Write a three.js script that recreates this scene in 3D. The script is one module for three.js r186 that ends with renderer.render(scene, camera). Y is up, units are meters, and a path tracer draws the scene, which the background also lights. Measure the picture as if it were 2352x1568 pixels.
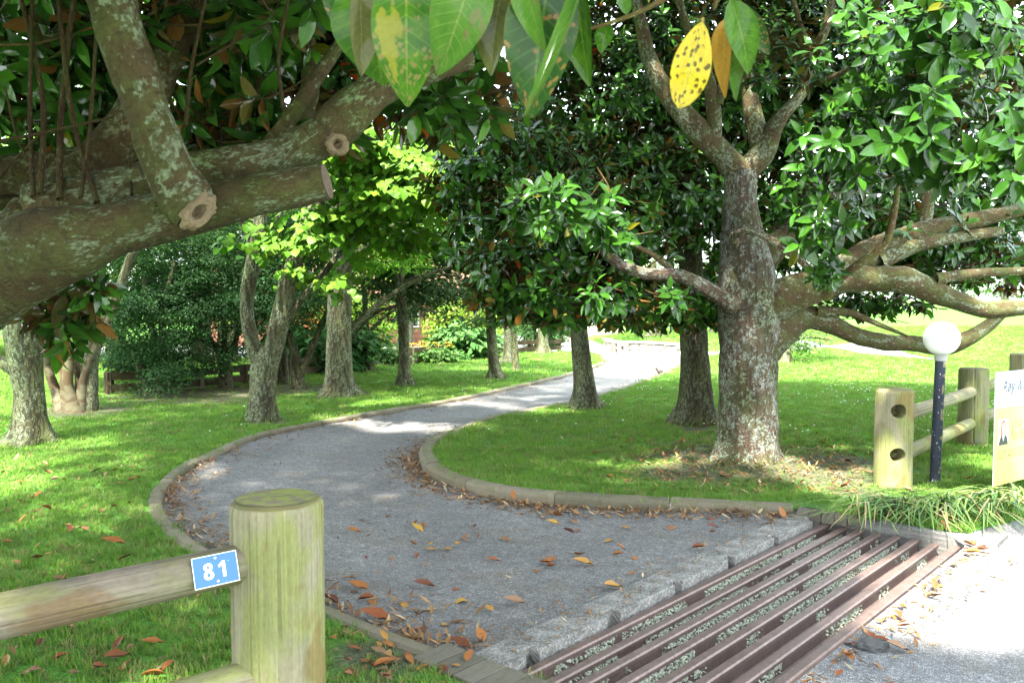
import * as THREE from 'three';
import { mergeGeometries } from 'three/addons/utils/BufferGeometryUtils.js';
import { RoundedBoxGeometry } from 'three/addons/geometries/RoundedBoxGeometry.js';
import { Brush, Evaluator, SUBTRACTION } from 'three-bvh-csg';
import { createNoise3D } from 'simplex-noise';

// ---------------------------------------------------------------- camera, sky, sun, exposure
const W = 2352, HGT = 1568, F = 1893, EYE = 1.52, PITCH = -Math.atan(84 / F);
const scene = new THREE.Scene();
const camera = new THREE.PerspectiveCamera((2 * Math.atan(784 / F) * 180) / Math.PI, 1024 / 682, 0.1, 600);
camera.position.set(0, EYE, 0);
camera.rotation.set(PITCH, 0, 0);
camera.focus = 6.5;
camera.userData.fStop = 9;
const renderer = new THREE.WebGLRenderer({ antialias: true });
renderer.toneMapping = THREE.LinearToneMapping;
renderer.toneMappingExposure = 7.8;
renderer.shadowMap.enabled = true;
const SUN = new THREE.Vector3(-0.2, 0.86, 0.46).normalize();
{
  // bright hazy summer sky, paler toward the horizon
  const w = 256, h = 128, d = new Float32Array(w * h * 4);
  for (let y = 0; y < h; y++) {
    const el = ((y + 0.5) / h - 0.5) * Math.PI, t = Math.pow(Math.max(0, Math.sin(el)), 0.55);
    for (let x = 0; x < w; x++) {
      const o = (y * w + x) * 4;
      d[o] = 0.9 - 0.28 * t; d[o + 1] = 0.92 - 0.17 * t; d[o + 2] = 0.94 - 0.05 * t; d[o + 3] = 1;
    }
  }
  const sky = new THREE.DataTexture(d, w, h, THREE.RGBAFormat, THREE.FloatType);
  sky.mapping = THREE.EquirectangularReflectionMapping;
  sky.magFilter = THREE.LinearFilter; sky.needsUpdate = true;
  scene.background = sky; scene.environment = sky;
  const sun = new THREE.DirectionalLight(new THREE.Color(1, 0.95, 0.86), 4.8);
  sun.shadow.radius = 4;
  sun.position.copy(SUN).multiplyScalar(60);
  sun.castShadow = true;
  sun.shadow.mapSize.set(4096, 4096);
  Object.assign(sun.shadow.camera, { left: -40, right: 40, top: 40, bottom: -40, near: 1, far: 160 });
  scene.add(sun, sun.target);
}

// ---------------------------------------------------------------- small tools
let seedState = 7;
const rnd = () => { seedState = (seedState + 0x6d2b79f5) | 0; let t = Math.imul(seedState ^ (seedState >>> 15), 1 | seedState); t = (t + Math.imul(t ^ (t >>> 7), 61 | t)) ^ t; return ((t ^ (t >>> 14)) >>> 0) / 4294967296; };
const rr = (a, b) => a + (b - a) * rnd();
const reseed = (n) => { seedState = n; };
const n3 = createNoise3D(rnd);
const V = (x, y, z) => new THREE.Vector3(x, y, z);
const UP = V(0, 1, 0), q1 = new THREE.Quaternion();
const clamp = (x, a, b) => Math.min(b, Math.max(a, x));
const sst = (a, b, x) => { const t = clamp((x - a) / (b - a), 0, 1); return t * t * (3 - 2 * t); };
const lerp = (a, b, t) => a + (b - a) * t;
const mix3 = (a, b, t) => [lerp(a[0], b[0], t), lerp(a[1], b[1], t), lerp(a[2], b[2], t)];
const fbm3 = (x, y, z, o = 3) => { let s = 0, a = 0.5; for (let i = 0; i < o; i++) { s += a * n3(x, y, z); x *= 2.03; y *= 2.03; z *= 2.03; a *= 0.5; } return s; };

// a reading of the photograph: (u, v) in its 2352 x 1568 view, D = metres ahead of the eye
const cP = Math.cos(PITCH), sP = Math.sin(PITCH);
function ray(u, v) { const x = u - 1176, y = 784 - v, z = -F; return V(x, y * cP - z * sP, y * sP + z * cP); }
function at(u, v, D) { const r = ray(u, v), k = D / -r.z; return V(r.x * k, EYE + r.y * k, -D); }
function gnd(u, v, y = 0) { const r = ray(u, v), k = (y - EYE) / r.y; return V(r.x * k, y, r.z * k); }
function project(p) { const x = p.x, y = p.y - EYE, z = p.z, yc = y * cP + z * sP, zc = -y * sP + z * cP; return { u: 1176 + (x / -zc) * F, v: 784 - (yc / -zc) * F, d: -zc }; }
const inFrame = (p, m = 0) => { const q = project(p); return q.d > 0.05 && q.u > -m && q.u < W + m && q.v > -m && q.v < HGT + m; };

const used = new Map();
function numbered(name) { const n = used.get(name) ?? 0; used.set(name, n + 1); return n ? name + '_' + String(n).padStart(3, '0') : name; }
function tag(o, label, category, group) { o.userData.label = label; o.userData.category = category; if (group) o.userData.group = group; return o; }
function thing(name, label, category, p = V(0, 0, 0), group) {
  const o = new THREE.Group(); o.name = numbered(name); o.position.copy(p); tag(o, label, category, group); scene.add(o); return o;
}
function shade(m) { m.castShadow = m.receiveShadow = true; return m; }
// geometry given in world coordinates, hung under a thing that stands at its base
function part(name, geo, mat, parent, kind) {
  const m = shade(new THREE.Mesh(geo, mat)); m.name = name; parent.add(m);
  m.position.copy(parent.position).negate();
  if (kind) m.userData.kind = kind;
  return m;
}
function structure(name, geo, mat) { const m = shade(new THREE.Mesh(geo, mat)); m.name = numbered(name); m.userData.kind = 'structure'; scene.add(m); return m; }

// ---------------------------------------------------------------- textures
const hash2 = (x, y, s) => { let h = Math.imul(x, 374761393) ^ Math.imul(y, 668265263) ^ Math.imul(s, 1442695041); h = Math.imul(h ^ (h >>> 13), 1274126177); return ((h ^ (h >>> 16)) >>> 0) / 4294967296; };
function vnoise(x, y, px, py, s) {
  const x0 = Math.floor(x), y0 = Math.floor(y), fx = x - x0, fy = y - y0, ux = fx * fx * (3 - 2 * fx), uy = fy * fy * (3 - 2 * fy);
  const X0 = ((x0 % px) + px) % px, X1 = (X0 + 1) % px, Y0 = ((y0 % py) + py) % py, Y1 = (Y0 + 1) % py;
  const a = hash2(X0, Y0, s), b = hash2(X1, Y0, s), c = hash2(X0, Y1, s), d = hash2(X1, Y1, s);
  return a + (b - a) * ux + (c - a) * uy + (a - b - c + d) * ux * uy;
}
function fbm(u, v, fx, fy, oct, s) { let t = 0, a = 0.5, n = 0; for (let i = 0; i < oct; i++) { t += a * vnoise(u * fx, v * fy, fx, fy, s + i); n += a; fx *= 2; fy *= 2; a *= 0.55; } return t / n; }
function worley(u, v, n, s) {
  const x = u * n, y = v * n, xi = Math.floor(x), yi = Math.floor(y); let d1 = 9, d2 = 9, id = 0;
  for (let j = -1; j <= 1; j++) for (let i = -1; i <= 1; i++) {
    const cx = (((xi + i) % n) + n) % n, cy = (((yi + j) % n) + n) % n, h = hash2(cx, cy, s), px = xi + i + h, py = yi + j + hash2(cx, cy, s + 9);
    const d = (px - x) ** 2 + (py - y) ** 2;
    if (d < d1) { d2 = d1; d1 = d; id = h; } else if (d < d2) d2 = d;
  }
  return { d1: Math.sqrt(d1), d2: Math.sqrt(d2), id };
}
const enc = (c) => { c = clamp(c, 0, 1); return Math.round(255 * (c <= 0.0031308 ? c * 12.92 : 1.055 * Math.pow(c, 1 / 2.4) - 0.055)); };
// fn(u, v) gives [r, g, b, height]; returns a colour map and a height map
function maps(w, h, fn, hh = true) {
  const c = new Uint8Array(w * h * 4), b = new Uint8Array(w * h * 4);
  for (let y = 0; y < h; y++) for (let x = 0; x < w; x++) {
    const r = fn((x + 0.5) / w, (y + 0.5) / h), o = (y * w + x) * 4;
    c[o] = enc(r[0]); c[o + 1] = enc(r[1]); c[o + 2] = enc(r[2]); c[o + 3] = 255;
    const k = Math.round(255 * clamp(r[3] ?? 0.5, 0, 1)); b[o] = b[o + 1] = b[o + 2] = k; b[o + 3] = 255;
  }
  const make = (data, srgb) => { const t = new THREE.DataTexture(data, w, h, THREE.RGBAFormat); t.magFilter = t.minFilter = THREE.LinearFilter; t.wrapS = t.wrapT = THREE.RepeatWrapping; if (srgb) t.colorSpace = THREE.SRGBColorSpace; t.needsUpdate = true; return t; };
  return { map: make(c, true), bump: hh ? make(b, false) : null };
}
function mat(name, o) { const m = new THREE.MeshPhysicalMaterial(o); m.name = name; return m; }
function scaled(t, sx, sy = sx) { const c = t.clone(); c.repeat.set(sx, sy); c.needsUpdate = true; return c; }
function surf(name, m, bumpM, o = {}, sx = 1, sy = sx) {
  return mat(name, { map: sx === 1 && sy === 1 ? m.map : scaled(m.map, sx, sy), bumpMap: m.bump ? (sx === 1 && sy === 1 ? m.bump : scaled(m.bump, sx, sy)) : null, bumpScale: bumpM, roughness: 0.92, specularIntensity: 0.35, side: THREE.DoubleSide, ...o });
}

const T = {};
// bark with lichen scabs, one tile = 0.6 m
const barkTex = (sd, c1, c2, lo, scab, fis = 0) => maps(768, 768, (u, v) => {
  const a = fbm(u, v, 5, 5, 5, sd), b = fbm(u, v, 14, 14, 4, sd + 12), f = fbm(u, v, 70, 50, 3, sd + 26), wr = fis ? fbm(u, v, 30, 8, 4, sd + 40) : fbm(u, v, 10, 44, 3, sd + 40), g2 = fbm(u, v, 34, 34, 4, sd + 64);
  let c = mix3(c1, c2, sst(0.35, 0.65, a)); c = mix3(c, c1.map((k) => k * 0.55), sst(0.55, 0.75, wr) * 0.6);
  const g = 0.65 + 0.7 * f; c = c.map((k) => k * g);
  const li = sst(lo, lo + 0.09, 0.34 * b + 0.26 * fbm(u, v, 4, 4, 3, sd + 60) + 0.44 * g2) * (0.4 + 0.6 * sst(0.38, 0.6, f)), sp = sst(0.8, 0.86, vnoise(u * 120, v * 120, 120, 120, 5) * 0.7 + 0.35 * b);
  c = mix3(c, scab.map((k) => k * (0.75 + 0.6 * f)), Math.max(li * 0.88, sp * 0.45));
  const fk = fis * sst(0.52, 0.62, wr); c = mix3(c, [0.035, 0.03, 0.02], fk * 0.7);
  return [...c, 0.35 * a + 0.3 * f + 0.2 * wr + 0.16 * li - 0.5 * fk + 0.3 * fis];
});
T.bark = barkTex(11, [0.085, 0.062, 0.032], [0.085, 0.09, 0.03], 0.54, [0.21, 0.25, 0.18]);
T.barkGrey = barkTex(311, [0.09, 0.062, 0.045], [0.085, 0.075, 0.048], 0.505, [0.25, 0.28, 0.25], 0.6);
T.barkPale = barkTex(521, [0.085, 0.075, 0.04], [0.11, 0.115, 0.055], 0.5, [0.22, 0.25, 0.165], 1);
T.barkSmooth = maps(384, 384, (u, v) => {
  const a = fbm(u, v, 3, 9, 4, 211), f = fbm(u, v, 40, 60, 3, 223);
  let c = mix3([0.085, 0.056, 0.028], [0.13, 0.115, 0.065], sst(0.4, 0.65, a)); const g = 0.8 + 0.4 * f;
  return [c[0] * g, c[1] * g, c[2] * g, 0.5 * a + 0.3 * f];
});
// chip seal, one tile = 1 m
T.gravel = maps(1024, 1024, (u, v) => {
  const w = worley(u, v, 100, 301), w2 = worley(u, v, 190, 311), p = fbm(u, v, 4, 4, 5, 331), q = fbm(u, v, 24, 24, 3, 341);
  const stone = sst(0.05, 0.3, w.d2 - w.d1), big = sst(0.12, 0.55, w.id + 0.25 * (p - 0.5));
  const g = (0.105 + 0.13 * w.id * w.id + 0.07 * w2.id) * (0.5 + 0.5 * stone) * (0.75 + 0.5 * q);
  const brown = sst(0.5, 0.75, p) * 0.45;
  return [g * lerp(1.02, 1.12, brown), g, g * lerp(0.95, 0.78, brown), stone * (0.35 + 0.65 * big)];
});
T.concrete = maps(512, 512, (u, v) => {
  const a = fbm(u, v, 4, 4, 5, 401), f = fbm(u, v, 90, 90, 2, 411), s = sst(0.6, 0.7, fbm(u, v, 9, 9, 4, 421));
  let c = mix3([0.2, 0.18, 0.135], [0.26, 0.235, 0.16], a); c = mix3(c, [0.17, 0.165, 0.085], s * 0.6); const g = 0.75 + 0.5 * f;
  return [c[0] * g, c[1] * g, c[2] * g, 0.5 * f + 0.3 * a];
});
T.aggregate = maps(512, 512, (u, v) => {
  const w = worley(u, v, 48, 501), a = fbm(u, v, 5, 5, 4, 511), st = sst(0.03, 0.25, w.d2 - w.d1), g = (0.12 + 0.13 * w.id) * (0.45 + 0.55 * st) * (0.5 + a);
  return [g * 1.04, g, g * 0.9, st * w.id];
});
// weathered pine round, u across the grain, one tile = 0.9 x 0.9 m
T.wood = maps(1024, 512, (u, v) => {
  const gr = fbm(u, v, 120, 3, 4, 601), st = fbm(u, v, 26, 2, 3, 611), al = fbm(u, v, 7, 3, 4, 621), f = fbm(u, v, 160, 60, 2, 631);
  let c = mix3([0.185, 0.16, 0.11], [0.21, 0.195, 0.14], st);
  c = mix3(c, [0.165, 0.185, 0.05], sst(0.42, 0.66, al) * 0.65);
  const k = sst(0.66, 0.72, fbm(u, v, 130, 1, 2, 641)) * sst(0.5, 0.58, fbm(u, v, 30, 3, 2, 651)) * 0.8; c = mix3(c, [0.15, 0.095, 0.04], 0.65 * sst(0.56, 0.68, fbm(u, v, 5, 4, 4, 661)));
  const g = (0.72 + 0.5 * gr) * (0.85 + 0.3 * f); c = mix3([c[0] * g, c[1] * g, c[2] * g], [0.06, 0.053, 0.036], k * 0.5);
  return [...c, 0.55 * gr + 0.35 - 0.3 * k];
});
T.rail = maps(1024, 256, (u, v) => {
  const a = fbm(u, v, 30, 6, 5, 701), f = fbm(u, v, 200, 40, 2, 711);
  let c = mix3([0.095, 0.066, 0.056], [0.165, 0.115, 0.098], a); const g = 0.75 + 0.5 * f;
  return [c[0] * g, c[1] * g, c[2] * g, 0.4 * a + 0.5 * f];
});
T.lichen = maps(512, 512, (u, v) => {
  const b = fbm(u, v, 16, 16, 4, 731), f = fbm(u, v, 64, 64, 3, 741), k = sst(0.45, 0.56, 0.6 * b + 0.4 * f);
  const c = mix3([0.055, 0.05, 0.04], [0.42, 0.44, 0.36], k); return [...c, 0.7 * k * f + 0.2 * f];
});
T.turf = maps(1024, 1024, (u, v) => {
  const a = fbm(u, v, 5, 5, 5, 801), b = fbm(u, v, 18, 18, 4, 811), f = fbm(u, v, 130, 130, 3, 821);
  let c = mix3([0.065, 0.175, 0.02], [0.085, 0.23, 0.032], a); c = mix3(c, [0.11, 0.17, 0.025], sst(0.55, 0.75, b) * 0.4);
  const g = 0.45 + 1.1 * f; return [c[0] * g, c[1] * g, c[2] * g, f];
});
// leaf print: midrib and side veins over an even blade (u across, v along)
T.leaf = maps(64, 128, (u, v) => {
  const x = Math.abs(u - 0.5) * 2, mid = 1 - sst(0.03, 0.09, x), vein = sst(0.55, 0.9, Math.cos((v * 11 - x * 1.6) * Math.PI * 2)) * 0.3 * (1 - x), n = fbm(u, v, 8, 14, 3, 901);
  const g = 0.62 + 0.16 * n + 0.1 * vein; return mix3([g, g, g], [1, 1, 0.85], mid * 0.75).concat(0.5 - 0.4 * mid - 0.25 * vein + 0.25 * n);
});
T.tile = maps(256, 256, (u, v) => { const a = fbm(u, v, 8, 8, 4, 951), g = 0.7 + 0.6 * a; return [0.36 * g, 0.19 * g, 0.15 * g, a]; });

const M = {
  bark: surf('lichened bark', T.bark, 0.014, { vertexColors: true }),
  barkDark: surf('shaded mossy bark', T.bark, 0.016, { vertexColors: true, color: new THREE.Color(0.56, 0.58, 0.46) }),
  barkGrey: surf('grey lichened bark', T.barkGrey, 0.022, { vertexColors: true }),
  barkPale: surf('pale bark', T.barkPale, 0.026, { vertexColors: true }),
  barkSmooth: surf('smooth bark', T.barkSmooth, 0.006, { vertexColors: true, roughness: 0.7 }),
  gravel: surf('chip seal', T.gravel, 0.007, { vertexColors: true, roughness: 0.85 }),
  concrete: surf('kerb concrete', T.concrete, 0.004, {}),
  aggregate: surf('coarse concrete', T.aggregate, 0.0015, {}),
  wood: surf('weathered wood', T.wood, 0.004, {}, 1 / 0.9),
  woodDark: surf('dark wood', T.wood, 0.004, { color: new THREE.Color(0.26, 0.22, 0.19) }, 1 / 0.9),
  rail: surf('rusted rail steel', T.rail, 0.0015, { roughness: 0.42, metalness: 0.25, clearcoat: 0.15, clearcoatRoughness: 0.35 }),
  lichen: surf('lichen crust', T.lichen, 0.008, {}, 3),
  turf: surf('turf', T.turf, 0.02, { vertexColors: true, roughness: 1 }, 0.5),
  soil: mat('pit soil', { color: new THREE.Color(0.035, 0.03, 0.024), roughness: 1 }),
};
// leaves: a soft, light-passing body under a glossy skin
const leafMat = (name, color, o = {}) => mat(name, { color: new THREE.Color(...color), map: T.leaf.map, bumpMap: T.leaf.bump, bumpScale: 0.0015, vertexColors: true, roughness: 0.9, specularIntensity: 0.15, transmission: 0.3, clearcoat: 0.8, clearcoatRoughness: 0.13, side: THREE.DoubleSide, ...o });

// ---------------------------------------------------------------- ground: lawn, drive, road (one sheet, cut along their edges)
const H1 = (x, D) => 0.42 * sst(24.5, 28.5, D) * sst(3.0, 5.0, x) + 1.5 * sst(22, 75, D) * sst(3.5, 16, x) + 0.05 * fbm3(x * 0.16, D * 0.16, 3) * sst(3, 9, Math.abs(x) + D * 0.3) + 0.25 * sst(9, 24, -x) * sst(5, 14, D) - 0.25 * sst(28, 40, D) * sst(2, -6, x);
const hCache = new Map();
function hLat(i, j) { const k = i * 4096 + j; let h = hCache.get(k); if (h === undefined) { h = H1(i, j); hCache.set(k, h); } return h; }
function H(x, z) { const D = -z, i = Math.floor(x), j = Math.floor(D), a = x - i, b = D - j; return lerp(lerp(hLat(i, j), hLat(i + 1, j), a), lerp(hLat(i, j + 1), hLat(i + 1, j + 1), a), b); }
function gndH(u, v) { let p = gnd(u, v); for (let i = 0; i < 6; i++) p = gnd(u, v, H(p.x, p.z)); return p; }

const smooth = (pts, per = 5) => { const c = new THREE.CatmullRomCurve3(pts, false, 'centripetal'); return c.getPoints(pts.length * per); };
const px = (list) => list.map(([u, v]) => gnd(u, v));
// road-side lines of the two kerbs
const leftLine = smooth(px([[1016, 1491], [880, 1441], [752, 1389], [600, 1325], [488, 1268], [406, 1206], [376, 1162], [379, 1128], [399, 1103], [440, 1070], [508, 1037], [609, 996], [796, 960], [1041, 918], [1191, 886], [1322, 856], [1367, 842], [1390, 829], [1391, 820], [1378, 813], [1350, 808]]));
const rightLine = smooth(px([[1824, 1172], [1640, 1162], [1424, 1150], [1250, 1138], [1160, 1128], [1050, 1104], [992, 1080], [966, 1054], [962, 1038], [972, 1020], [1004, 1000], [1041, 986], [1135, 955], [1322, 920], [1369, 907], [1439, 886], [1521, 858], [1563, 836], [1640, 815], [1760, 800]]));
// the grid: a frame of its own, X along the rails, Z across them toward the eye
const GO = gnd(1165, 1545, -0.05), GE = gnd(1890, 1195, -0.05);
const gd = GE.clone().sub(GO).setY(0), GL = gd.length(); gd.normalize();
const gn = V(-gd.z, 0, gd.x).multiplyScalar(-1); if (gn.z < 0) gn.negate();
const G = (a, b, y = 0) => V(GO.x + gd.x * a + gn.x * b, y, GO.z + gd.z * a + gn.z * b);
const SP = 0.122, NR = 8, ABUT = 0.155;
const gridPoly = [G(-0.02, -0.05 - ABUT), G(GL + 0.1, -0.05 - ABUT), G(GL + 0.1, NR * SP + 0.02), G(-0.02, NR * SP + 0.02)];
const drivePoly = [...leftLine, V(-1.5, 0, -27.5), V(-4.5, 0, -24.2), V(-14, 0, -23.5), V(-14, 0, -42), V(3.2, 0, -42), V(3.25, 0, -26.7), V(4.2, 0, -26.3), V(5.0, 0, -25.6), V(7.5, 0, -25.2), V(12, 0, -27), V(12, 0, -22.5), ...rightLine.slice().reverse(), G(GL + 0.1, -0.15), G(-0.02, -0.15)];
const roadPoly = [G(-0.02, NR * SP - 0.2), G(GL + 0.06, NR * SP - 0.2), gnd(2225, 1226), gnd(2352, 1192), gnd(2900, 1120), V(30, 0, -4), V(30, 0, 8), V(-8, 0, 8), V(-2.2, 0, 1.2), G(-0.35, NR * SP + 0.45)];
function sdPoly(poly, x, z) {
  let d = 1e9, inside = false;
  for (let i = 0, j = poly.length - 1; i < poly.length; j = i++) {
    const a = poly[i], b = poly[j], ex = b.x - a.x, ez = b.z - a.z, wx = x - a.x, wz = z - a.z, t = clamp((wx * ex + wz * ez) / (ex * ex + ez * ez + 1e-9), 0, 1);
    d = Math.min(d, (wx - ex * t) ** 2 + (wz - ez * t) ** 2);
    if (a.z > z !== b.z > z && x < ((b.x - a.x) * (z - a.z)) / (b.z - a.z) + a.x) inside = !inside;
  }
  return inside ? -Math.sqrt(d) : Math.sqrt(d);
}
const sdGrid = (x, z) => sdPoly(gridPoly, x, z), sdDrive = (x, z) => sdPoly(drivePoly, x, z), sdRoad = (x, z) => sdPoly(roadPoly, x, z);
const sdPaved = (x, z) => Math.min(sdGrid(x, z), sdDrive(x, z), sdRoad(x, z));
const leftRuns = leftLine.filter((p, i) => i % 2 === 0 && p.z > -26);
const fromLeft = (x, z) => { let d = 9; for (const p of leftRuns) d = Math.min(d, (p.x - x) ** 2 + (p.z - z) ** 2); return Math.sqrt(d); };
const DROP = 0.075, dropAt = (x, z) => Math.max(0.028, DROP - 0.042 * sst(1.3, 0.1, sdGrid(x, z)) - 0.045 * Math.exp(-((fromLeft(x, z) / 0.6) ** 2)));
{
  const X0 = -15, X1 = 15, D0 = -2, D1 = 44, c = 0.14;
  const xs = [], ds = [];
  for (let x = X0; x < X1 + 1e-6; x += c) xs.push(Math.min(x, X1)); if (xs.at(-1) < X1) xs.push(X1);
  for (let d = D0; d < D1 + 1e-6; d += c) ds.push(Math.min(d, D1)); if (ds.at(-1) < D1) ds.push(D1);
  const nx = xs.length, nd = ds.length, sL = new Float32Array(nx * nd), sD = new Float32Array(nx * nd), sR = new Float32Array(nx * nd);
  for (let j = 0; j < nd; j++) for (let i = 0; i < nx; i++) {
    const x = xs[i], z = -ds[j], k = j * nx + i, g = sdGrid(x, z), d = sdDrive(x, z), r = sdRoad(x, z);
    sL[k] = Math.min(g, d, r); sD[k] = Math.max(d, -g); sR[k] = Math.max(r, -g);
  }
  // triangles of the grid kept where the field is positive, cut where it changes sign
  function cut(field, sign, off, yOf, colOf, scaleUV, extra) {
    const pos = [], col = [], uv = [];
    const push = (p) => { const y = yOf(p[0], p[1]); pos.push(p[0], y, p[1]); col.push(...colOf(p[0], p[1])); uv.push(p[0] * scaleUV, p[1] * scaleUV); };
    const tri = (a, b, cc) => {
      const p = [a, b, cc], out = [];
      for (let i = 0; i < 3; i++) {
        const s = p[i], e = p[(i + 1) % 3];
        if (s[2] >= 0) out.push(s);
        if (s[2] >= 0 !== e[2] >= 0) { const t = s[2] / (s[2] - e[2]); out.push([lerp(s[0], e[0], t), lerp(s[1], e[1], t), 0]); }
      }
      for (let i = 2; i < out.length; i++) { push(out[0]); push(out[i - 1]); push(out[i]); }
    };
    for (let j = 0; j + 1 < nd; j++) for (let i = 0; i + 1 < nx; i++) {
      const q = (di, dj) => [xs[i + di], -ds[j + dj], sign * field[(j + dj) * nx + i + di] - off];
      const a = q(0, 0), b = q(1, 0), cc = q(1, 1), d = q(0, 1);
      if (a[2] < 0 && b[2] < 0 && cc[2] < 0 && d[2] < 0) continue;
      tri(a, b, cc); tri(a, cc, d);
    }
    if (extra) extra((x0, d0, x1, d1) => { const a = [x0, -d0, 1], b = [x1, -d0, 1], cc = [x1, -d1, 1], d = [x0, -d1, 1]; tri(a, b, cc); tri(a, cc, d); });
    const g = new THREE.BufferGeometry();
    g.setAttribute('position', new THREE.Float32BufferAttribute(pos, 3)); g.setAttribute('color', new THREE.Float32BufferAttribute(col, 3)); g.setAttribute('uv', new THREE.Float32BufferAttribute(uv, 2));
    g.computeVertexNormals();
    const n = g.attributes.normal, e = 0.5;   // the same normal on both sides of every edge
    for (let k = 0; k < n.count; k++) { const x = pos[k * 3], z = pos[k * 3 + 2], v = V(H(x - e, z) - H(x + e, z), 2 * e, H(x, z - e) - H(x, z + e)).normalize(); n.setXYZ(k, v.x, v.y, v.z); }
    return g;
  }
  const coarse = (quad) => {
    for (let x = -90; x < 130; x += 5) for (let d = -30; d < 190; d += 5) for (let i = 0; i < 5; i++) for (let j = 0; j < 5; j++) {
      const a = x + i, b = d + j;
      if (a >= X0 && a < X1 && b >= D0 && b < D1) continue;
      if (sdRoad(a + 0.5, -b - 0.5) < 0.7) continue;
      quad(a, b, a + 1, b + 1);
    }
  };
  // worn, dry ground under the trees
  const bare = [[gndH(1725, 1060), 1.5], [gndH(1870, 1075), 1.3], [gndH(1560, 1080), 0.7], [gndH(1600, 985), 0.5], [gndH(620, 968), 0.45], [gndH(180, 945), 1.0], [gndH(470, 905), 2.2], [gndH(640, 895), 1.6], [gndH(1950, 1130), 0.5], [gndH(880, 1500), 0.4]];
  globalThis.bareAt = (x, z) => { let b = 0; for (const [p, r] of bare) b = Math.max(b, 1 - Math.hypot(x - p.x, z - p.z) / r); return clamp((b + 0.45 * fbm3(x * 1.6, z * 1.6, 9, 3) - 0.08) * 2.2, 0, 1); };
  const lawnCol = (x, z) => { const n = 0.5 + 0.5 * fbm3(x * 0.5, z * 0.5, 1), b = globalThis.bareAt(x, z); return mix3(mix3([0.78, 0.9, 0.8], [1.15, 1.08, 1.1], n), [0.95, 0.32, 1.7], b * 0.9); };
  structure('lawn', cut(sL, 1, 0.02, (x, z) => H(x, z), lawnCol, 1, coarse), M.turf);
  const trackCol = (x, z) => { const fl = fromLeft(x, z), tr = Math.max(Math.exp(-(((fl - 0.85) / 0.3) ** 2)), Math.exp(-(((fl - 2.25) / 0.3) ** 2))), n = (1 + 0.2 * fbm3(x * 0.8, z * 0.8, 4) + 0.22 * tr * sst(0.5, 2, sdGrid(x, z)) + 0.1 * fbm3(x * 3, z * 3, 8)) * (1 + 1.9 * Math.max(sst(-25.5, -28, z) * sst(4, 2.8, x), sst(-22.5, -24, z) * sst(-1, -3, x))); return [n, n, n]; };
  structure('driveway', cut(sD, -1, -0.05, (x, z) => H(x, z) - dropAt(x, z), trackCol, 1), M.gravel);
  structure('road', cut(sR, -1, -0.05, (x, z) => H(x, z) - 0.004 - 0.043 * sst(0.0, 0.16, -sdRoad(x, z)), (x, z) => { const n = 1.25 + 0.25 * fbm3(x * 0.7, z * 0.7, 6); return [n * 0.99, n, n * 1.04]; }, 1), M.gravel);
}

// strip of kerb stones along a line; inside = which side of the line the stone lies on
function kerb(name, label, line, width, up, down, len, side, from = 0) {
  const t = thing(name, label, 'kerb', line[0].clone());
  const c = new THREE.CatmullRomCurve3(line), total = c.getLength(), n = Math.max(1, Math.round(total / len));
  c.arcLengthDivisions = 600; c.updateArcLengths();
  for (let i = 0; i < n; i++) {
    const pos = [], uv = [], idx = [], S = 4, gap = 0.003 / total;
    const prof = [[0, -down], [0.004, up - 0.03], [0.012, up - 0.01], [0.03, up], [width - 0.02, up + 0.004], [width, up - 0.015], [width, -0.12]];
    const tilt = rr(-0.007, 0.007);
    for (let s = 0; s <= S; s++) {
      const k = clamp(lerp(i / n + gap, (i + 1) / n - gap, s / S), 0, 1), p = c.getPointAt(k), tn = c.getTangentAt(k), nx = tn.z * side, nz = -tn.x * side, y0 = H(p.x, p.z) + tilt;
      let w = 0;
      for (let q = 0; q < prof.length; q++) { if (q) w += Math.hypot(prof[q][0] - prof[q - 1][0], prof[q][1] - prof[q - 1][1]); pos.push(p.x + nx * prof[q][0], y0 + prof[q][1], p.z + nz * prof[q][0]); uv.push((w + i * 0.37) * 2, (k * total) * 2); }
    }
    const R = prof.length;
    for (let s = 0; s < S; s++) for (let q = 0; q + 1 < R; q++) { const a = s * R + q, b = a + 1, d = a + R, e = d + 1; idx.push(a, d, b, b, d, e); }
    for (const s of [0, S]) for (let q = 1; q + 1 < R; q++) idx.push(s * R, s * R + q, s * R + q + 1);
    const g = new THREE.BufferGeometry(); g.setAttribute('position', new THREE.Float32BufferAttribute(pos, 3)); g.setAttribute('uv', new THREE.Float32BufferAttribute(uv, 2)); g.setIndex(idx);
    const f = g.toNonIndexed(); f.computeVertexNormals();
    part('kerb_stone', f, kerbMats[i % 4], t);
  }
  return t;
}
const kerbMats = [1, 0.82, 1.18, 0.92].map((k, i) => { const m = M.concrete.clone(); m.color.setRGB(k * 0.6, k * 0.58 * (i === 1 ? 1.04 : 1), k * 0.56 * (i === 3 ? 0.92 : 1)); return m; });
kerb('kerb', 'long flush concrete kerb curving along the far left edge of the drive', leftLine, 0.115, 0.014, 0.2, 0.9, 1);
kerb('kerb', 'raised concrete kerb rounding the lawn at the right magnolia', rightLine, 0.15, 0.02, 0.2, 0.9, -1);
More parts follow.
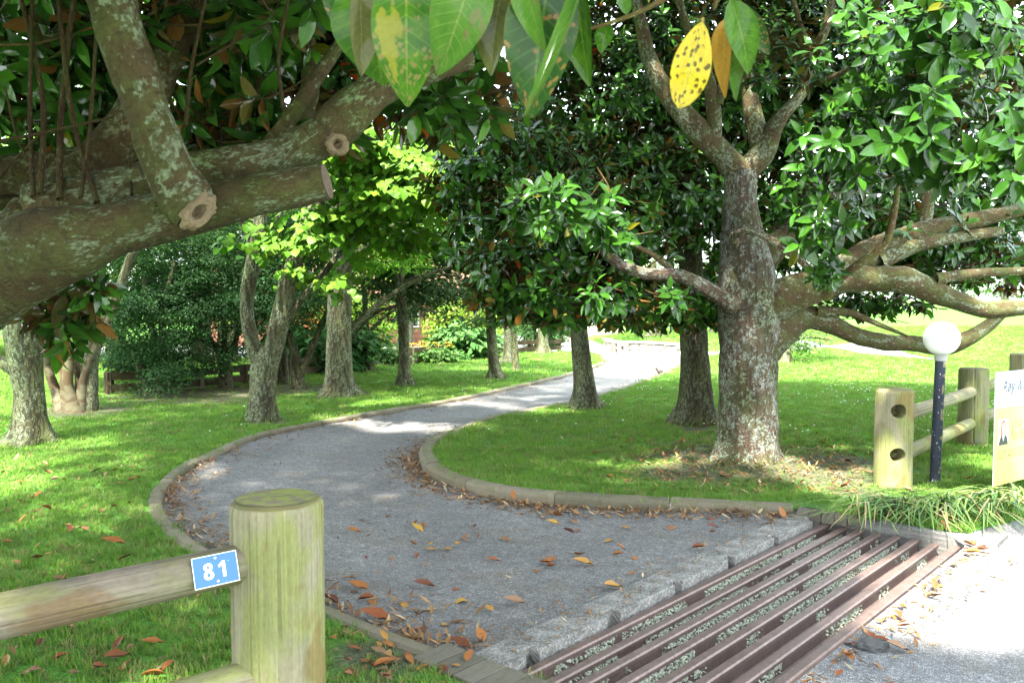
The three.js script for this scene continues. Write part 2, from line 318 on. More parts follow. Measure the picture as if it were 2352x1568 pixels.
{
  // grey pavers closing both ends of the grid
  const pm = [1, 0.86, 1.12].map((k) => { const m = M.concrete.clone(); m.color.setRGB(k * 0.52, k * 0.52, k * 0.56); return m; });
  const bx = new RoundedBoxGeometry(0.098, 0.06, 0.2, 2, 0.006);
  const row = (name, label, a, b, n, lift, wide) => {
    const t = thing(name, label, 'pavers', a.clone()), d = b.clone().sub(a).normalize(), ang = Math.atan2(-d.z, d.x);
    for (let i = 0; i < n; i++) { const p = a.clone().lerp(b, (i + 0.5) / n); const m = shade(new THREE.Mesh(bx, pm[i % 3])); m.name = 'paver'; m.position.set(p.x - t.position.x, H(p.x, p.z) + lift - 0.03 + rr(-0.003, 0.003) - t.position.y, p.z - t.position.z); m.rotation.set(0, ang + rr(-0.02, 0.02), rr(-0.01, 0.01)); m.scale.set(a.distanceTo(b) / n / 0.102, 1, wide); t.add(m); }
  };
  const e1 = gnd(1016, 1491), e2 = gnd(972, 1504), dd = V(0.757, 0, 0.654), m0 = e1.clone().lerp(e2, 0.7);
  row('paver_strip', 'strip of grey pavers from the near kerb end to the left ends of the rails', m0, m0.clone().addScaledVector(dd, 1.7), 14, 0.016, 1.05);
  globalThis.paverLine = [m0, dd];
  row('paver_strip', 'short row of grey pavers between the raised kerb and the strappy plants', gnd(1832, 1170), gnd(2010, 1189), 6, 0.0, 0.9);
}

// ---------------------------------------------------------------- cattle grid of old rails
{
  const t = thing('cattle_grid', 'cattle grid of eight rust brown rails in notched concrete across the drive', 'cattle grid', G(0, 0));
  const shape = new THREE.Shape([[-0.056, 0], [0.056, 0], [0.056, 0.012], [0.012, 0.024], [0.009, 0.07], [0.022, 0.08], [0.025, 0.098], [0.019, 0.106], [-0.019, 0.106], [-0.025, 0.098], [-0.022, 0.08], [-0.009, 0.07], [-0.012, 0.024], [-0.056, 0.012]].map(([x, y]) => new THREE.Vector2(x, y)));
  const ang = Math.atan2(-gd.z, gd.x);
  for (let k = 0; k < NR; k++) {
    const L = GL + rr(-0.03, 0.03), g = new THREE.ExtrudeGeometry(shape, { depth: L, bevelEnabled: false, steps: 1 });
    g.rotateY(Math.PI / 2); g.rotateY(ang);
    const uv = g.attributes.uv, p = g.attributes.position; for (let i = 0; i < uv.count; i++) { const a = (p.getX(i) * gd.x + p.getZ(i) * gd.z), b = p.getY(i) + (p.getX(i) * gn.x + p.getZ(i) * gn.z); uv.setXY(i, a * 0.8 + k * 0.37, b * 3 + k * 0.21); }
    const o = G(0, 0.03 + k * SP); g.translate(o.x, k === 1 ? -0.18 : -0.168 + rr(-0.002, 0.002), o.z);
    part('rail', g, M.rail, t);
  }
  // crusts of lichen on the flanges and webs, in broken patches
  const crust = [], bits = new THREE.IcosahedronGeometry(1, 0);
  for (let k = 0; k < NR; k++) for (let a = 0.03; a < GL - 0.05; a += 0.0045) {
    const n = fbm3(a * 1.5 + k * 5.1, k * 3.7, 2, 3) + (k < 5 ? 0.26 : -0.02) - 0.25 * Math.abs(a / GL - 0.3);
    if (n < rr(-0.05, 0.2)) continue;
    for (let j = 0; j < 5; j++) { const w = rnd(), o = w < 0.5 ? G(a, 0.03 + k * SP + rr(0.012, 0.066)) : G(a, 0.03 + k * SP + 0.011), s = rr(0.0025, 0.008); crust.push([V(o.x, w < 0.5 ? -0.155 : rr(-0.15, -0.096), o.z), s]); }
  }
  const cim = shade(new THREE.InstancedMesh(bits, mat('pale lichen', { color: new THREE.Color(0.36, 0.38, 0.31), roughness: 1 }), crust.length)); cim.name = 'lichen'; cim.userData.kind = 'stuff';
  crust.forEach(([p, s], i) => { cim.setMatrixAt(i, new THREE.Matrix4().compose(p.sub(t.position), q1.setFromEuler(new THREE.Euler(rnd() * 6, rnd() * 6, 0)), V(s * rr(1, 1.8), s * rr(0.5, 1.2), s))); const g = rr(0.6, 1.25); cim.setColorAt(i, new THREE.Color(g, g, g * rr(0.85, 1))); }); t.add(cim);
  // concrete beam on the drive side, notched toward the rails
  const sh = new THREE.Shape(), y0 = -0.05 - ABUT, y1 = -0.02;
  sh.moveTo(-0.02, y0); sh.lineTo(GL + 0.1, y0); sh.lineTo(GL + 0.1, y1);
  for (let a = GL - 0.1; a > 0.15; a -= 0.62) { const o1 = rr(-0.008, 0.004), wd = rr(0.04, 0.06); sh.lineTo(a + wd, y1 + o1); sh.lineTo(a + wd - 0.008, y1 - 0.055); sh.lineTo(a - wd + 0.012, y1 - 0.07); sh.lineTo(a - wd, y1 + o1); }
  sh.lineTo(-0.02, y1);
  const cg = new THREE.ExtrudeGeometry(sh, { depth: 0.24, bevelEnabled: true, bevelSize: 0.006, bevelThickness: 0.006, bevelSegments: 1 });
  const p = cg.attributes.position, uv = cg.attributes.uv;
  for (let i = 0; i < p.count; i++) { const a = p.getX(i), b = p.getY(i), h = p.getZ(i), o = G(a, b); uv.setXY(i, a * 2.2, (b + h) * 2.2); p.setXYZ(i, o.x, -0.27 + h, o.z); }
  cg.index ? 0 : 0; const cgn = cg.toNonIndexed ? cg : cg; cgn.computeVertexNormals();
  part('concrete_beam', cgn, M.aggregate, t);
  const slab = (a0, a1, b0, b1, top, bottom, m, nm) => { const g = new THREE.BoxGeometry(a1 - a0, top - bottom, b1 - b0); g.rotateY(ang); const o = G((a0 + a1) / 2, (b0 + b1) / 2); g.translate(o.x, (top + bottom) / 2, o.z); const u2 = g.attributes.uv; for (let i = 0; i < u2.count; i++) u2.setXY(i, u2.getX(i) * (a1 - a0) * 2, u2.getY(i) * Math.max(top - bottom, b1 - b0) * 2); part(nm, g, m, t); };
  slab(-0.1, GL + 0.18, -0.03, NR * SP + 0.1, -0.185, -0.32, M.soil, 'pit_floor');
  slab(GL + 0.03, GL + 0.34, -0.3, NR * SP + 0.14, -0.008, -0.2, M.aggregate, 'end_beam');
}

// ---------------------------------------------------------------- tapered limbs
// nodes: [{p, r}] in world metres
function tube(nodes, o = {}) {
  const { rad = 14, seg = 0.08, lump = 0.07, flare = 0, flareH = 0.3, lobes = 5, moss = 0, tip = true, seed = 0, tint = [1, 1, 1], ground = null, freq = 3.2 } = o;
  const curve = new THREE.CatmullRomCurve3(nodes.map((n) => n.p), false, 'centripetal');
  const L = curve.getLength(), n = clamp(Math.ceil(L / seg), 3, 160), R = nodes.map((q) => q.r);
  const pos = [], uv = [], col = [], idx = [];
  let t0 = curve.getTangentAt(0), nv = V(0, 0, -1).addScaledVector(t0, t0.z); if (nv.lengthSq() < 0.05) nv = V(1, 0, 0).addScaledVector(t0, -t0.x); nv.normalize();
  for (let i = 0; i <= n; i++) {
    const k = i / n, tt = curve.getUtoTmapping(k), p = curve.getPoint(tt), tn = curve.getTangent(tt).normalize();
    nv.addScaledVector(tn, -nv.dot(tn)).normalize(); const bv = V().crossVectors(tn, nv);
    const f = tt * (R.length - 1), j = Math.min(R.length - 2, Math.floor(f)), r0 = lerp(R[j], R[j + 1], f - j);
    const hg = ground === null ? 9 : Math.max(0, p.y - ground), fl = Math.exp(-hg / flareH);
    for (let a = 0; a <= rad; a++) {
      const th = (a / rad) * Math.PI * 2, c = Math.cos(th), s = Math.sin(th), d = V().addScaledVector(nv, c).addScaledVector(bv, s);
      const q = p.clone().addScaledVector(d, r0), thn = a === rad ? 0 : th;
      const nz = fbm3(q.x * freq / 1 + seed, q.y * freq, q.z * freq, 3) + 0.5 * n3(q.x * 9 + seed, q.y * 9, q.z * 9) * 0.35;
      const lob = flare ? fl * flare * (0.55 + 0.45 * Math.cos(lobes * thn + seed * 2.3 + 1.2 * n3(p.y * 2, seed, 1)) + 0.3 * Math.cos(2 * thn + seed)) : 0;
      const r = r0 * (1 + lump * nz + lob);
      const w = p.clone().addScaledVector(d, r); pos.push(w.x, w.y, w.z); uv.push((th * Math.max(0.03, R[0] * 0.7 + r0 * 0.3)) / 0.6, (k * L) / 0.6);
      const g = 0.86 + 0.35 * fbm3(w.x * 2.1, w.y * 2.1, w.z * 2.1 + seed, 2), mo = moss * clamp(0.5 * fl + 0.9 * fbm3(w.x * 2.7 + 5, w.y * 1.9, w.z * 2.7, 2) + 0.25 * d.y + 0.1, 0, 1);
      col.push(...mix3([g * tint[0], g * tint[1], g * tint[2]], [0.5 * tint[0], 0.72 * tint[1], 0.16 * tint[2]], mo));
    }
  }
  const S = rad + 1;
  for (let i = 0; i < n; i++) for (let a = 0; a < rad; a++) { const p = i * S + a; idx.push(p, p + 1, p + S, p + 1, p + S + 1, p + S); }
  if (tip) { const e = curve.getPoint(1), tn = curve.getTangent(1).normalize(); e.addScaledVector(tn, R.at(-1) * 0.6); pos.push(e.x, e.y, e.z); uv.push(0, L / 0.6); col.push(1, 1, 1); const c = pos.length / 3 - 1; for (let a = 0; a < rad; a++) idx.push(n * S + a, n * S + a + 1, c); }
  const g = new THREE.BufferGeometry();
  g.setAttribute('position', new THREE.Float32BufferAttribute(pos, 3)); g.setAttribute('uv', new THREE.Float32BufferAttribute(uv, 2)); g.setAttribute('color', new THREE.Float32BufferAttribute(col, 3)); g.setIndex(idx);
  g.computeVertexNormals();
  const nm = g.attributes.normal;   // close the seam
  for (let i = 0; i <= n; i++) { const a = i * S, b = a + rad, v = V(nm.getX(a) + nm.getX(b), nm.getY(a) + nm.getY(b), nm.getZ(a) + nm.getZ(b)).normalize(); nm.setXYZ(a, v.x, v.y, v.z); nm.setXYZ(b, v.x, v.y, v.z); }
  return g;
}
// [u, v, D, radius in photo pixels] -> node
const N = (list) => list.map(([u, v, D, r]) => ({ p: at(u, v, D), r: (r * D) / F }));

// ---------------------------------------------------------------- leaves
function leafGeo(o) {
  const { L = 1, Wd = 0.2, fold = 0.25, bend = 0.15, seg = 4, pet = 0.08, peak = 0.85, top = [1, 1, 1], under = [1, 1, 1], thick = 0.004, wave = 0, tipPow = 0.8, twist = 0 } = o;
  const pos = [], uv = [], col = [], idx = [];
  const half = (t) => (t < pet ? 0.012 : 0.012 + Wd * Math.pow(Math.max(0, Math.sin(Math.PI * Math.pow((t - pet) / (1 - pet), peak))), tipPow));
  const rows = [0, pet]; for (let i = 1; i <= seg; i++) rows.push(pet + ((1 - pet) * i) / seg);
  for (const s of [1, -1]) {
    const base = pos.length / 3;
    rows.forEach((t, i) => {
      const w = half(t), z0 = -bend * t * t, wv = wave * Math.sin(i * 2.4), tw = twist * t;
      for (const x of [-1, 0, 1]) {
        const lx = x * w, lz = z0 + Math.abs(x) * w * fold + x * wv * w + (s < 0 ? -thick : 0);
        pos.push(lx * Math.cos(tw) - lz * Math.sin(tw) * 0.5, t * L * (1 - 0.25 * bend * t), lz + lx * Math.sin(tw));
        uv.push(0.5 + x * 0.48, t); col.push(...(s > 0 ? top : under));
      }
    });
    for (let i = 0; i + 1 < rows.length; i++) for (let k = 0; k < 2; k++) { const a = base + i * 3 + k, b = a + 1, c = a + 3, d = a + 4; if (s > 0) idx.push(a, b, c, b, d, c); else idx.push(a, c, b, b, c, d); }
  }
  const g = new THREE.BufferGeometry();
  g.setAttribute('position', new THREE.Float32BufferAttribute(pos, 3)); g.setAttribute('uv', new THREE.Float32BufferAttribute(uv, 2)); g.setAttribute('color', new THREE.Float32BufferAttribute(col, 3)); g.setIndex(idx);
  g.computeVertexNormals(); return g;
}
// magnolia: glossy dark green above, dull olive to rust below
const MAG_TOP = [0.026, 0.1, 0.007], MAG_UNDER = [0.085, 0.085, 0.018], MAG_RUST = [0.115, 0.066, 0.014];
const magGeos = [
  leafGeo({ Wd: 0.185, fold: 0.3, bend: 0.22, top: MAG_TOP, under: MAG_UNDER }), leafGeo({ Wd: 0.17, fold: 0.2, bend: 0.36, top: MAG_TOP, under: MAG_UNDER, wave: 0.12 }),
  leafGeo({ Wd: 0.2, fold: 0.24, bend: 0.08, top: MAG_TOP, under: MAG_RUST, wave: 0.08 }), leafGeo({ Wd: 0.155, fold: 0.45, bend: 0.3, top: MAG_TOP, under: MAG_RUST, twist: 0.3 }),
];
const magMat = leafMat('magnolia leaf', [1, 1, 1], { transmission: 0.22 });
// heart-shaped thin leaves of the spring green trees
const heartGeos = [leafGeo({ Wd: 0.4, fold: 0.1, bend: 0.2, pet: 0.22, peak: 0.62, top: [0.17, 0.37, 0.018], under: [0.18, 0.36, 0.03], tipPow: 0.75 }), leafGeo({ Wd: 0.36, fold: 0.2, bend: 0.34, pet: 0.22, peak: 0.66, top: [0.155, 0.34, 0.016], under: [0.18, 0.36, 0.03] })];
const heartMat = leafMat('thin spring leaf', [1, 1, 1], { transmission: 0.5, clearcoat: 0.25, clearcoatRoughness: 0.4 });
// sprays of small leaves for trees whose leaves are too far to tell apart
function sprayGeo(n, size, flat, leafL, seed) {
  reseed(seed); const pos = [], uv = [], idx = [];
  for (let i = 0; i < n; i++) {
    const a = rnd() * 6.283, r = Math.sqrt(rnd()) * size, c = V(Math.cos(a) * r, rr(-flat, flat) - 0.25 * r, Math.sin(a) * r);
    const ax = V(Math.cos(a + rr(-0.8, 0.8)), rr(-0.5, 0.25), Math.sin(a + rr(-0.8, 0.8))).normalize(), sd = V().crossVectors(ax, V(rr(-0.5, 0.5), 1, rr(-0.5, 0.5))).normalize(), L = leafL * rr(0.7, 1.25), w = L * 0.3, b = pos.length / 3;
    for (const [k, s] of [[0, 0], [0.45, 1], [1, 0], [0.45, -1]]) { const p = c.clone().addScaledVector(ax, k * L).addScaledVector(sd, s * w); p.y -= k * k * L * 0.25 + (s ? 0 : 0.08 * L); pos.push(p.x, p.y, p.z); uv.push(0.5 + s * 0.4, k); }
    idx.push(b, b + 1, b + 2, b, b + 2, b + 3);
  }
  const g = new THREE.BufferGeometry(); g.setAttribute('position', new THREE.Float32BufferAttribute(pos, 3)); g.setAttribute('uv', new THREE.Float32BufferAttribute(uv, 2)); g.setIndex(idx);
  const f = g.toNonIndexed(); f.computeVertexNormals(); return f;
}
const spray = [sprayGeo(22, 0.26, 0.05, 0.11, 51), sprayGeo(22, 0.26, 0.09, 0.1, 52)];
const sprayFine = sprayGeo(40, 0.3, 0.03, 0.07, 53), sprayBig = sprayGeo(16, 0.35, 0.16, 0.2, 54), sprayTiny = sprayGeo(70, 0.34, 0.025, 0.05, 55);
const sprayMat = mat('small leaves', { color: 0xffffff, roughness: 0.9, specularIntensity: 0.2, transmission: 0.42, clearcoat: 0.2, clearcoatRoughness: 0.35, side: THREE.DoubleSide });

// openings of the crowns, given where the sun that falls through them meets the ground: x, D, half sizes
const GAPS = [[4.7, 4.3, 3.0, 1.5], [-1.0, 11.8, 1.9, 1.7], [4.4, 20.5, 1.4, 3], [-1.5, 18.5, 2.5, 1.6], [10, 16, 5, 5], [0, 32, 9, 6], [-9.8, 13, 1.6, 2.5], [3.9, 7.3, 1.7, 1.3], [1.2, 8.2, 0.7, 0.6]];
const inGap = (p) => { const k = p.y / SUN.y, x = p.x - SUN.x * k, d = -(p.z - SUN.z * k); return GAPS.some(([a, b, r, q]) => ((x - a) / r) ** 2 + ((d - b) / q) ** 2 < 1 + 0.25 * n3(x * 1.3, d * 1.3, 5)); };
const crowns = [];   // { tree, leaves: [{m, g, tone}], geos, mat, singles }

function placeLeaf(p, axis, face, L) {   // leaf along axis, its upper face toward face
  const y = axis.clone().normalize(), x = V().crossVectors(y, face); if (x.lengthSq() < 1e-4) x.set(1, 0, 0.01); x.normalize();
  const z = V().crossVectors(x, y), m = new THREE.Matrix4().makeBasis(x, y, z); m.scale(V(L, L, L)); m.setPosition(p); return m;
}
function magTones() { const k = rnd(); if (k < 0.014) return [4.2 + rnd() * 1.5, 1.35, 0.35]; if (k < 0.3) { const g = rr(1.15, 1.7); return [g * 1.1, g, g * 0.8]; } const g = rr(0.6, 1.15); return [g, g, g]; }
// a whorl of leaves at the tip of a twig
function whorl(out, p, axis, n, L, opt = {}) {
  const y = axis.clone().normalize(), x = V().crossVectors(y, V(0.3, 0.2, 1)).normalize(), z = V().crossVectors(x, y), a0 = rnd() * 6.28;
  for (let i = 0; i < n; i++) {
    const a = a0 + i * 2.4, k = i / n, el = lerp(0.35, 1.75, Math.pow(k, 0.7)) + rr(-0.15, 0.15);
    const r = V().addScaledVector(x, Math.cos(a)).addScaledVector(z, Math.sin(a)), ax = V().addScaledVector(y, Math.cos(el)).addScaledVector(r, Math.sin(el));
    ax.y -= 0.28 * k + (opt.droop ?? 0);
    const face = V().addScaledVector(y, Math.sin(el) + 0.25).addScaledVector(r, -Math.cos(el)); face.y += 0.25;
    const tone = magTones(); if (k < 0.2 && tone[0] < 2) { tone[0] *= 1.5; tone[1] *= 1.35; }
    out.push({ m: placeLeaf(p.clone().addScaledVector(y, -0.05 * k * 2), ax, face, L * rr(0.72, 1.12) * lerp(0.8, 1, k)), g: Math.floor(rnd() * 4), tone, p, L });
  }
}
function twigs(list, m, tree) { if (!list.length) return; part('twig', mergeGeometries(list.map(([a, b, r]) => tube([{ p: a, r }, { p: a.clone().lerp(b, 0.5).add(V(rr(-0.03, 0.03), rr(-0.05, 0.02), rr(-0.03, 0.03))), r: r * 0.8 }, { p: b, r: r * 0.5 }], { rad: 4, seg: 0.16, lump: 0, tint: [0.9, 0.7, 0.5], tip: false }))), m, tree, 'stuff'); }
// blobs of whorls: c = centre, s = half sizes, n = whorls
function magCrown(tree, blobs, o = {}) {
  const leaves = [], tw = [];
  for (const b of blobs) for (let i = 0, tries = 0; i < b.n && tries < b.n * 40; tries++) {
    const d = V(rr(-1, 1), rr(-1, 1), rr(-1, 1)), l = d.length(); if (l > 1 || l < (b.hollow ?? 0.35)) continue;
    const p = b.c.clone().add(V(d.x * b.s[0], d.y * b.s[1], d.z * b.s[2]));
    if (p.y < H(p.x, p.z) + 0.75 || (b.hide !== undefined && (inFrame(p, b.hide) || inGap(p)))) continue;
    if (b.gap && fbm3(p.x * 0.9 + 3, p.y * 0.9, p.z * 0.9, 2) < b.gap) { if (rnd() < 0.85) { i++; continue; } }
    const ax = V(d.x / b.s[0], d.y / b.s[1], d.z / b.s[2]).normalize().multiplyScalar(0.8).add(V(rr(-0.5, 0.5), (b.up ?? 0.45) + rr(-0.4, 0.4), rr(-0.5, 0.5) + (b.fwd ?? 0.15)));
    whorl(leaves, p, ax, Math.round(rr(7, 11)), (b.L ?? 0.18), { droop: b.droop ?? 0.12 });
    if (i % 2 === 0 && b.tw !== false) { const f = ax.clone().setY(0).normalize().multiplyScalar(-rr(0.25, 0.6)); f.y = rr(-0.1, 0.3); tw.push([p.clone().add(f), p, rr(0.004, 0.008)]); }
    i++;
  }
  crowns.push({ tree, leaves, geos: magGeos, mat: magMat, singles: o.singles ?? 300 });
  twigs(tw, M.bark, tree);
  return leaves;
}
// sprays in blobs, as one mass of foliage
function sprayCrown(tree, blobs, geo, tone, o = {}) {
  const ms = [], cols = [];
  for (const b of blobs) for (let i = 0, tries = 0; i < b.n && tries < b.n * 40; tries++) {
    const d = V(rr(-1, 1), rr(-1, 1), rr(-1, 1)), l = d.length(); if (l > 1 || l < (b.hollow ?? 0.25)) continue;
    const p = b.c.clone().add(V(d.x * b.s[0], d.y * b.s[1], d.z * b.s[2]));
    if (p.y < H(p.x, p.z) + (b.low ?? 0.25) || (b.hide !== undefined && (inFrame(p, b.hide) || inGap(p)))) continue;
    i++; const gap = fbm3(p.x * 0.7 + b.c.x, p.y * 1.1, p.z * 0.7, 2); if (gap < (b.gap ?? -0.1)) continue;
    const sc = rr(0.75, 1.3) * (b.scale ?? 1), e = new THREE.Euler(rr(-0.35, 0.35), rnd() * 6.28, rr(-0.35, 0.35));
    ms.push(new THREE.Matrix4().compose(p.clone().sub(tree.position), q1.setFromEuler(e), V(sc, sc, sc)));
    const g = rr(0.7, 1.3) * (1 + 0.4 * gap), c = b.tone ?? tone; cols.push([c[0] * g * rr(0.85, 1.25), c[1] * g, c[2] * g]);
  }
  const im = shade(new THREE.InstancedMesh(geo, o.mat ?? sprayMat, ms.length)); im.name = 'foliage'; im.userData.kind = 'stuff';
  ms.forEach((m, i) => { im.setMatrixAt(i, m); im.setColorAt(i, new THREE.Color(...cols[i])); });
  tree.add(im); return im;
}
// at the end: the leaves of a crown that show largest become parts, the rest one mass
function finishCrowns() {
  const CELL = 7, cw = Math.ceil(W / CELL), ch = Math.ceil(HGT / CELL), zb = new Float32Array(cw * ch).fill(1e9), c = V();
  for (const cr of crowns) for (const l of cr.leaves) {
    c.set(0, 0.5, 0).applyMatrix4(l.m); l.q = project(c); l.px = (F * V().setFromMatrixScale(l.m).y) / l.q.d;
    if (l.q.d < 0.2) continue;
    const R = Math.max(0, Math.round((l.px * 0.26) / CELL)), u = Math.floor(l.q.u / CELL), v = Math.floor(l.q.v / CELL);
    for (let j = -R; j <= R; j++) for (let i = -R; i <= R; i++) { const a = u + i, b = v + j; if (a >= 0 && b >= 0 && a < cw && b < ch && l.q.d < zb[b * cw + a]) zb[b * cw + a] = l.q.d; }
  }
  for (const cr of crowns) {
    for (const l of cr.leaves) { const a = Math.floor(l.q.u / CELL), b = Math.floor(l.q.v / CELL); l.show = l.q.d > 0.2 && a >= 0 && b >= 0 && a < cw && b < ch && l.q.d < zb[b * cw + a] + 0.06 ? l.px : 0; }
    const order = cr.leaves.slice().sort((a, b) => b.show - a.show), single = new Set(order.slice(0, cr.singles).filter((l) => l.show > 22));
    const toned = new Map(), inv = new THREE.Matrix4().makeTranslation(-cr.tree.position.x, -cr.tree.position.y, -cr.tree.position.z), at0 = new THREE.Matrix4();
    for (const l of single) {
      const t = l.tone, y = t[0] > 2 * t[1], key = y ? 'y' + Math.round(t[0]) : 'g' + Math.round(Math.log(t[1]) * 4) + (t[0] > t[1] * 1.12 ? 'w' : '');
      if (!toned.has(key)) { const m = cr.mat.clone(); m.color.setRGB(...t); toned.set(key, m); }
      const m = shade(new THREE.Mesh(cr.geos[l.g % cr.geos.length], toned.get(key))); m.name = 'leaf'; at0.multiplyMatrices(inv, l.m).decompose(m.position, m.quaternion, m.scale); cr.tree.add(m);
    }
    cr.geos.forEach((g, k) => {
      const rest = cr.leaves.filter((l) => !single.has(l) && l.g % cr.geos.length === k); if (!rest.length) return;
      const im = shade(new THREE.InstancedMesh(g, cr.mat, rest.length)); im.name = 'foliage'; im.userData.kind = 'stuff';
      rest.forEach((l, i) => { im.setMatrixAt(i, at0.multiplyMatrices(inv, l.m)); im.setColorAt(i, new THREE.Color(...l.tone)); }); cr.tree.add(im);
    });
  }
}

// ---------------------------------------------------------------- near magnolia: heavy limbs crossing the upper left
{
  const t = thing('magnolia_tree', 'big magnolia leaning in from the left with a lichened sawn limb across the upper left', 'tree', V(-3.6, 0, -2.7));
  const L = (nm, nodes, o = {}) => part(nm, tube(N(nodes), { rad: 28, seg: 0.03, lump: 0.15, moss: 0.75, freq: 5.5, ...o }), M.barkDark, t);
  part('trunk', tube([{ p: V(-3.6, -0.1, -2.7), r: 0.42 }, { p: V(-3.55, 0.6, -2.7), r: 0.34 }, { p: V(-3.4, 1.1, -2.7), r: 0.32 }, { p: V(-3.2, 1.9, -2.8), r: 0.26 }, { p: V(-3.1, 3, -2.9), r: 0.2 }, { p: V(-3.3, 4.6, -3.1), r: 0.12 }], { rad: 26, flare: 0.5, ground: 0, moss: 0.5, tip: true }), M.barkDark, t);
  // sawn limb
  L('limb', [[-560, 830, 2.75, 130], [-150, 700, 2.78, 118], [10, 615, 2.8, 104], [100, 575, 2.8, 96], [170, 555, 2.8, 82], [270, 525, 2.82, 62], [430, 487, 2.84, 56], [600, 446, 2.86, 46], [744, 417, 2.88, 45]], { tip: false, lump: 0.1 });
  // long limb rising to the right behind it
  L('limb', [[90, 500, 2.95, 80], [240, 455, 2.98, 62], [380, 415, 3.02, 52], [520, 383, 3.05, 44], [640, 360, 3.08, 43], [715, 326, 3.1, 47], [775, 285, 3.12, 54], [835, 232, 3.15, 45], [890, 190, 3.2, 40], [960, 165, 3.28, 34], [1075, 133, 3.4, 27]], { tip: true });
  // upright limb from the knot
  L('limb', [[452, 492, 2.72, 50], [425, 455, 2.72, 60], [385, 375, 2.7, 54], [338, 262, 2.68, 47], [300, 150, 2.66, 53], [268, 40, 2.64, 52], [235, -80, 2.62, 54], [150, -420, 2.6, 46]], { moss: 0.3 });
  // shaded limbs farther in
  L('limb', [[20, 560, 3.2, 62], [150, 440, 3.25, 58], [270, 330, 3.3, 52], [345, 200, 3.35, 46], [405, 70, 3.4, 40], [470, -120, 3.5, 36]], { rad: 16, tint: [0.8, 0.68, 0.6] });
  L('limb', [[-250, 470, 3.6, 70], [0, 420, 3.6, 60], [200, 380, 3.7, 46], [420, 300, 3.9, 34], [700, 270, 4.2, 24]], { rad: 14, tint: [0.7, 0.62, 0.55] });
  L('limb', [[600, 360, 3.15, 20], [690, 235, 3.25, 18], [760, 130, 3.35, 15], [830, 20, 3.4, 12], [880, -80, 3.5, 10]], { rad: 10 });
  L('limb', [[690, 300, 3.6, 24], [712, 190, 3.6, 22], [706, 90, 3.6, 18], [715, -40, 3.6, 16]], { rad: 10 });
  L('limb', [[560, 340, 3.7, 15], [600, 180, 3.7, 12], [640, 60, 3.75, 10], [650, -60, 3.8, 8]], { rad: 8 });
  // straight water shoots
  const shoots = [[222, 465, 165, 262, 128, -40, 7], [136, 458, 140, 260, 172, -40, 8], [75, 452, 68, 250, 74, -40, 6], [92, 445, 96, 220, 40, -40, 7], [184, 455, 205, 300, 228, -60, 5], [302, 448, 299, 400, 296, 360, 4], [425, 290, 440, 150, 480, -40, 5], [450, 150, 520, 108, 620, 50, 3], [-20, 430, 30, 370, 90, 310, 4], [-10, 325, 120, 300, 260, 268, 4], [650, 250, 640, 120, 670, -40, 5], [-20, 455, 40, 450, 92, 470, 5], [10, 200, 40, 320, 80, 400, 3]];
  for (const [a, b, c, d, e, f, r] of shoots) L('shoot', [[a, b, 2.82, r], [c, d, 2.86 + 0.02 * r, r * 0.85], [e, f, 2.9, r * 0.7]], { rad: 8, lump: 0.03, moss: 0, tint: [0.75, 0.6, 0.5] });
  // pale sawn face, with rings
  const woodTex = maps(128, 128, (u, v) => { const x = u - 0.5, y = v - 0.5, r = Math.hypot(x, y) + 0.03 * fbm(u, v, 6, 6, 3, 77), k = 0.5 + 0.5 * Math.sin(r * 130), n = fbm(u, v, 30, 30, 3, 78); return [...mix3([0.15, 0.12, 0.08], [0.085, 0.066, 0.042], k * 0.4 + n * 0.5), 1 - k]; });
  const sawn = surf('sawn wood', woodTex, 0.003);
  const cutAt = at(746, 417, 2.883), dir = at(746, 417, 2.883).sub(at(700, 426, 2.875)).normalize();
  const disc = new THREE.CylinderGeometry(0.061, 0.064, 0.016, 24, 1); disc.rotateX(Math.PI / 2); disc.applyQuaternion(q1.setFromUnitVectors(V(0, 0, 1), dir.clone().add(V(0, 0, 0.16)).normalize())); disc.translate(cutAt.x, cutAt.y, cutAt.z);
  part('sawn_face', disc, sawn, t);
  // healed scars: a rolled collar round a hollow
  const scar = (u, v, D, r, face, sx, sy) => {
    const g = new THREE.LatheGeometry([[0.02, -0.9], [0.3, -0.8], [0.4, -0.15], [0.55, 0.1], [0.66, 0.16], [0.78, 0.12], [0.9, 0.2], [1.02, 0.12], [1.18, -0.3]].map(([a, b]) => new THREE.Vector2(a, b)), 30), p = g.attributes.position;
    for (let i = 0; i < p.count; i++) { const k = 1 + 0.3 * fbm3(p.getX(i) * 1.6 + u, p.getY(i) * 2, p.getZ(i) * 1.6, 3); p.setXYZ(i, p.getX(i) * k * sx, p.getY(i) * k, p.getZ(i) * k * sy); }
    g.scale(r, r, r); g.applyQuaternion(q1.setFromUnitVectors(UP, face.clone().normalize())); const c = at(u, v, D); g.translate(c.x, c.y, c.z); g.computeVertexNormals();
    const uv = g.attributes.uv; for (let i = 0; i < uv.count; i++) uv.setXY(i, uv.getX(i) * 1.4, uv.getY(i) * 0.5);
    part('branch_scar', g, scarMat, t);
  };
  const scarTex = maps(256, 256, (u, v) => { const a = fbm(u, v, 4, 26, 4, 91), f = fbm(u, v, 40, 40, 2, 92); const c = mix3([0.095, 0.07, 0.038], [0.165, 0.13, 0.075], a), g = 0.75 + 0.5 * f; return [c[0] * g, c[1] * g, c[2] * g, a]; });
  const scarMat = surf('healed bark', scarTex, 0.006);
  scar(775, 331, 3.035, 0.036, V(0.25, -0.1, 1), 1, 1);
  scar(458, 486, 2.665, 0.043, V(0.7, -0.1, 0.75), 0.85, 1.45);
  // leaves: behind the limbs, hanging under them, and the roof of the crown over the eye
  const c = (u, v, D) => at(u, v, D);
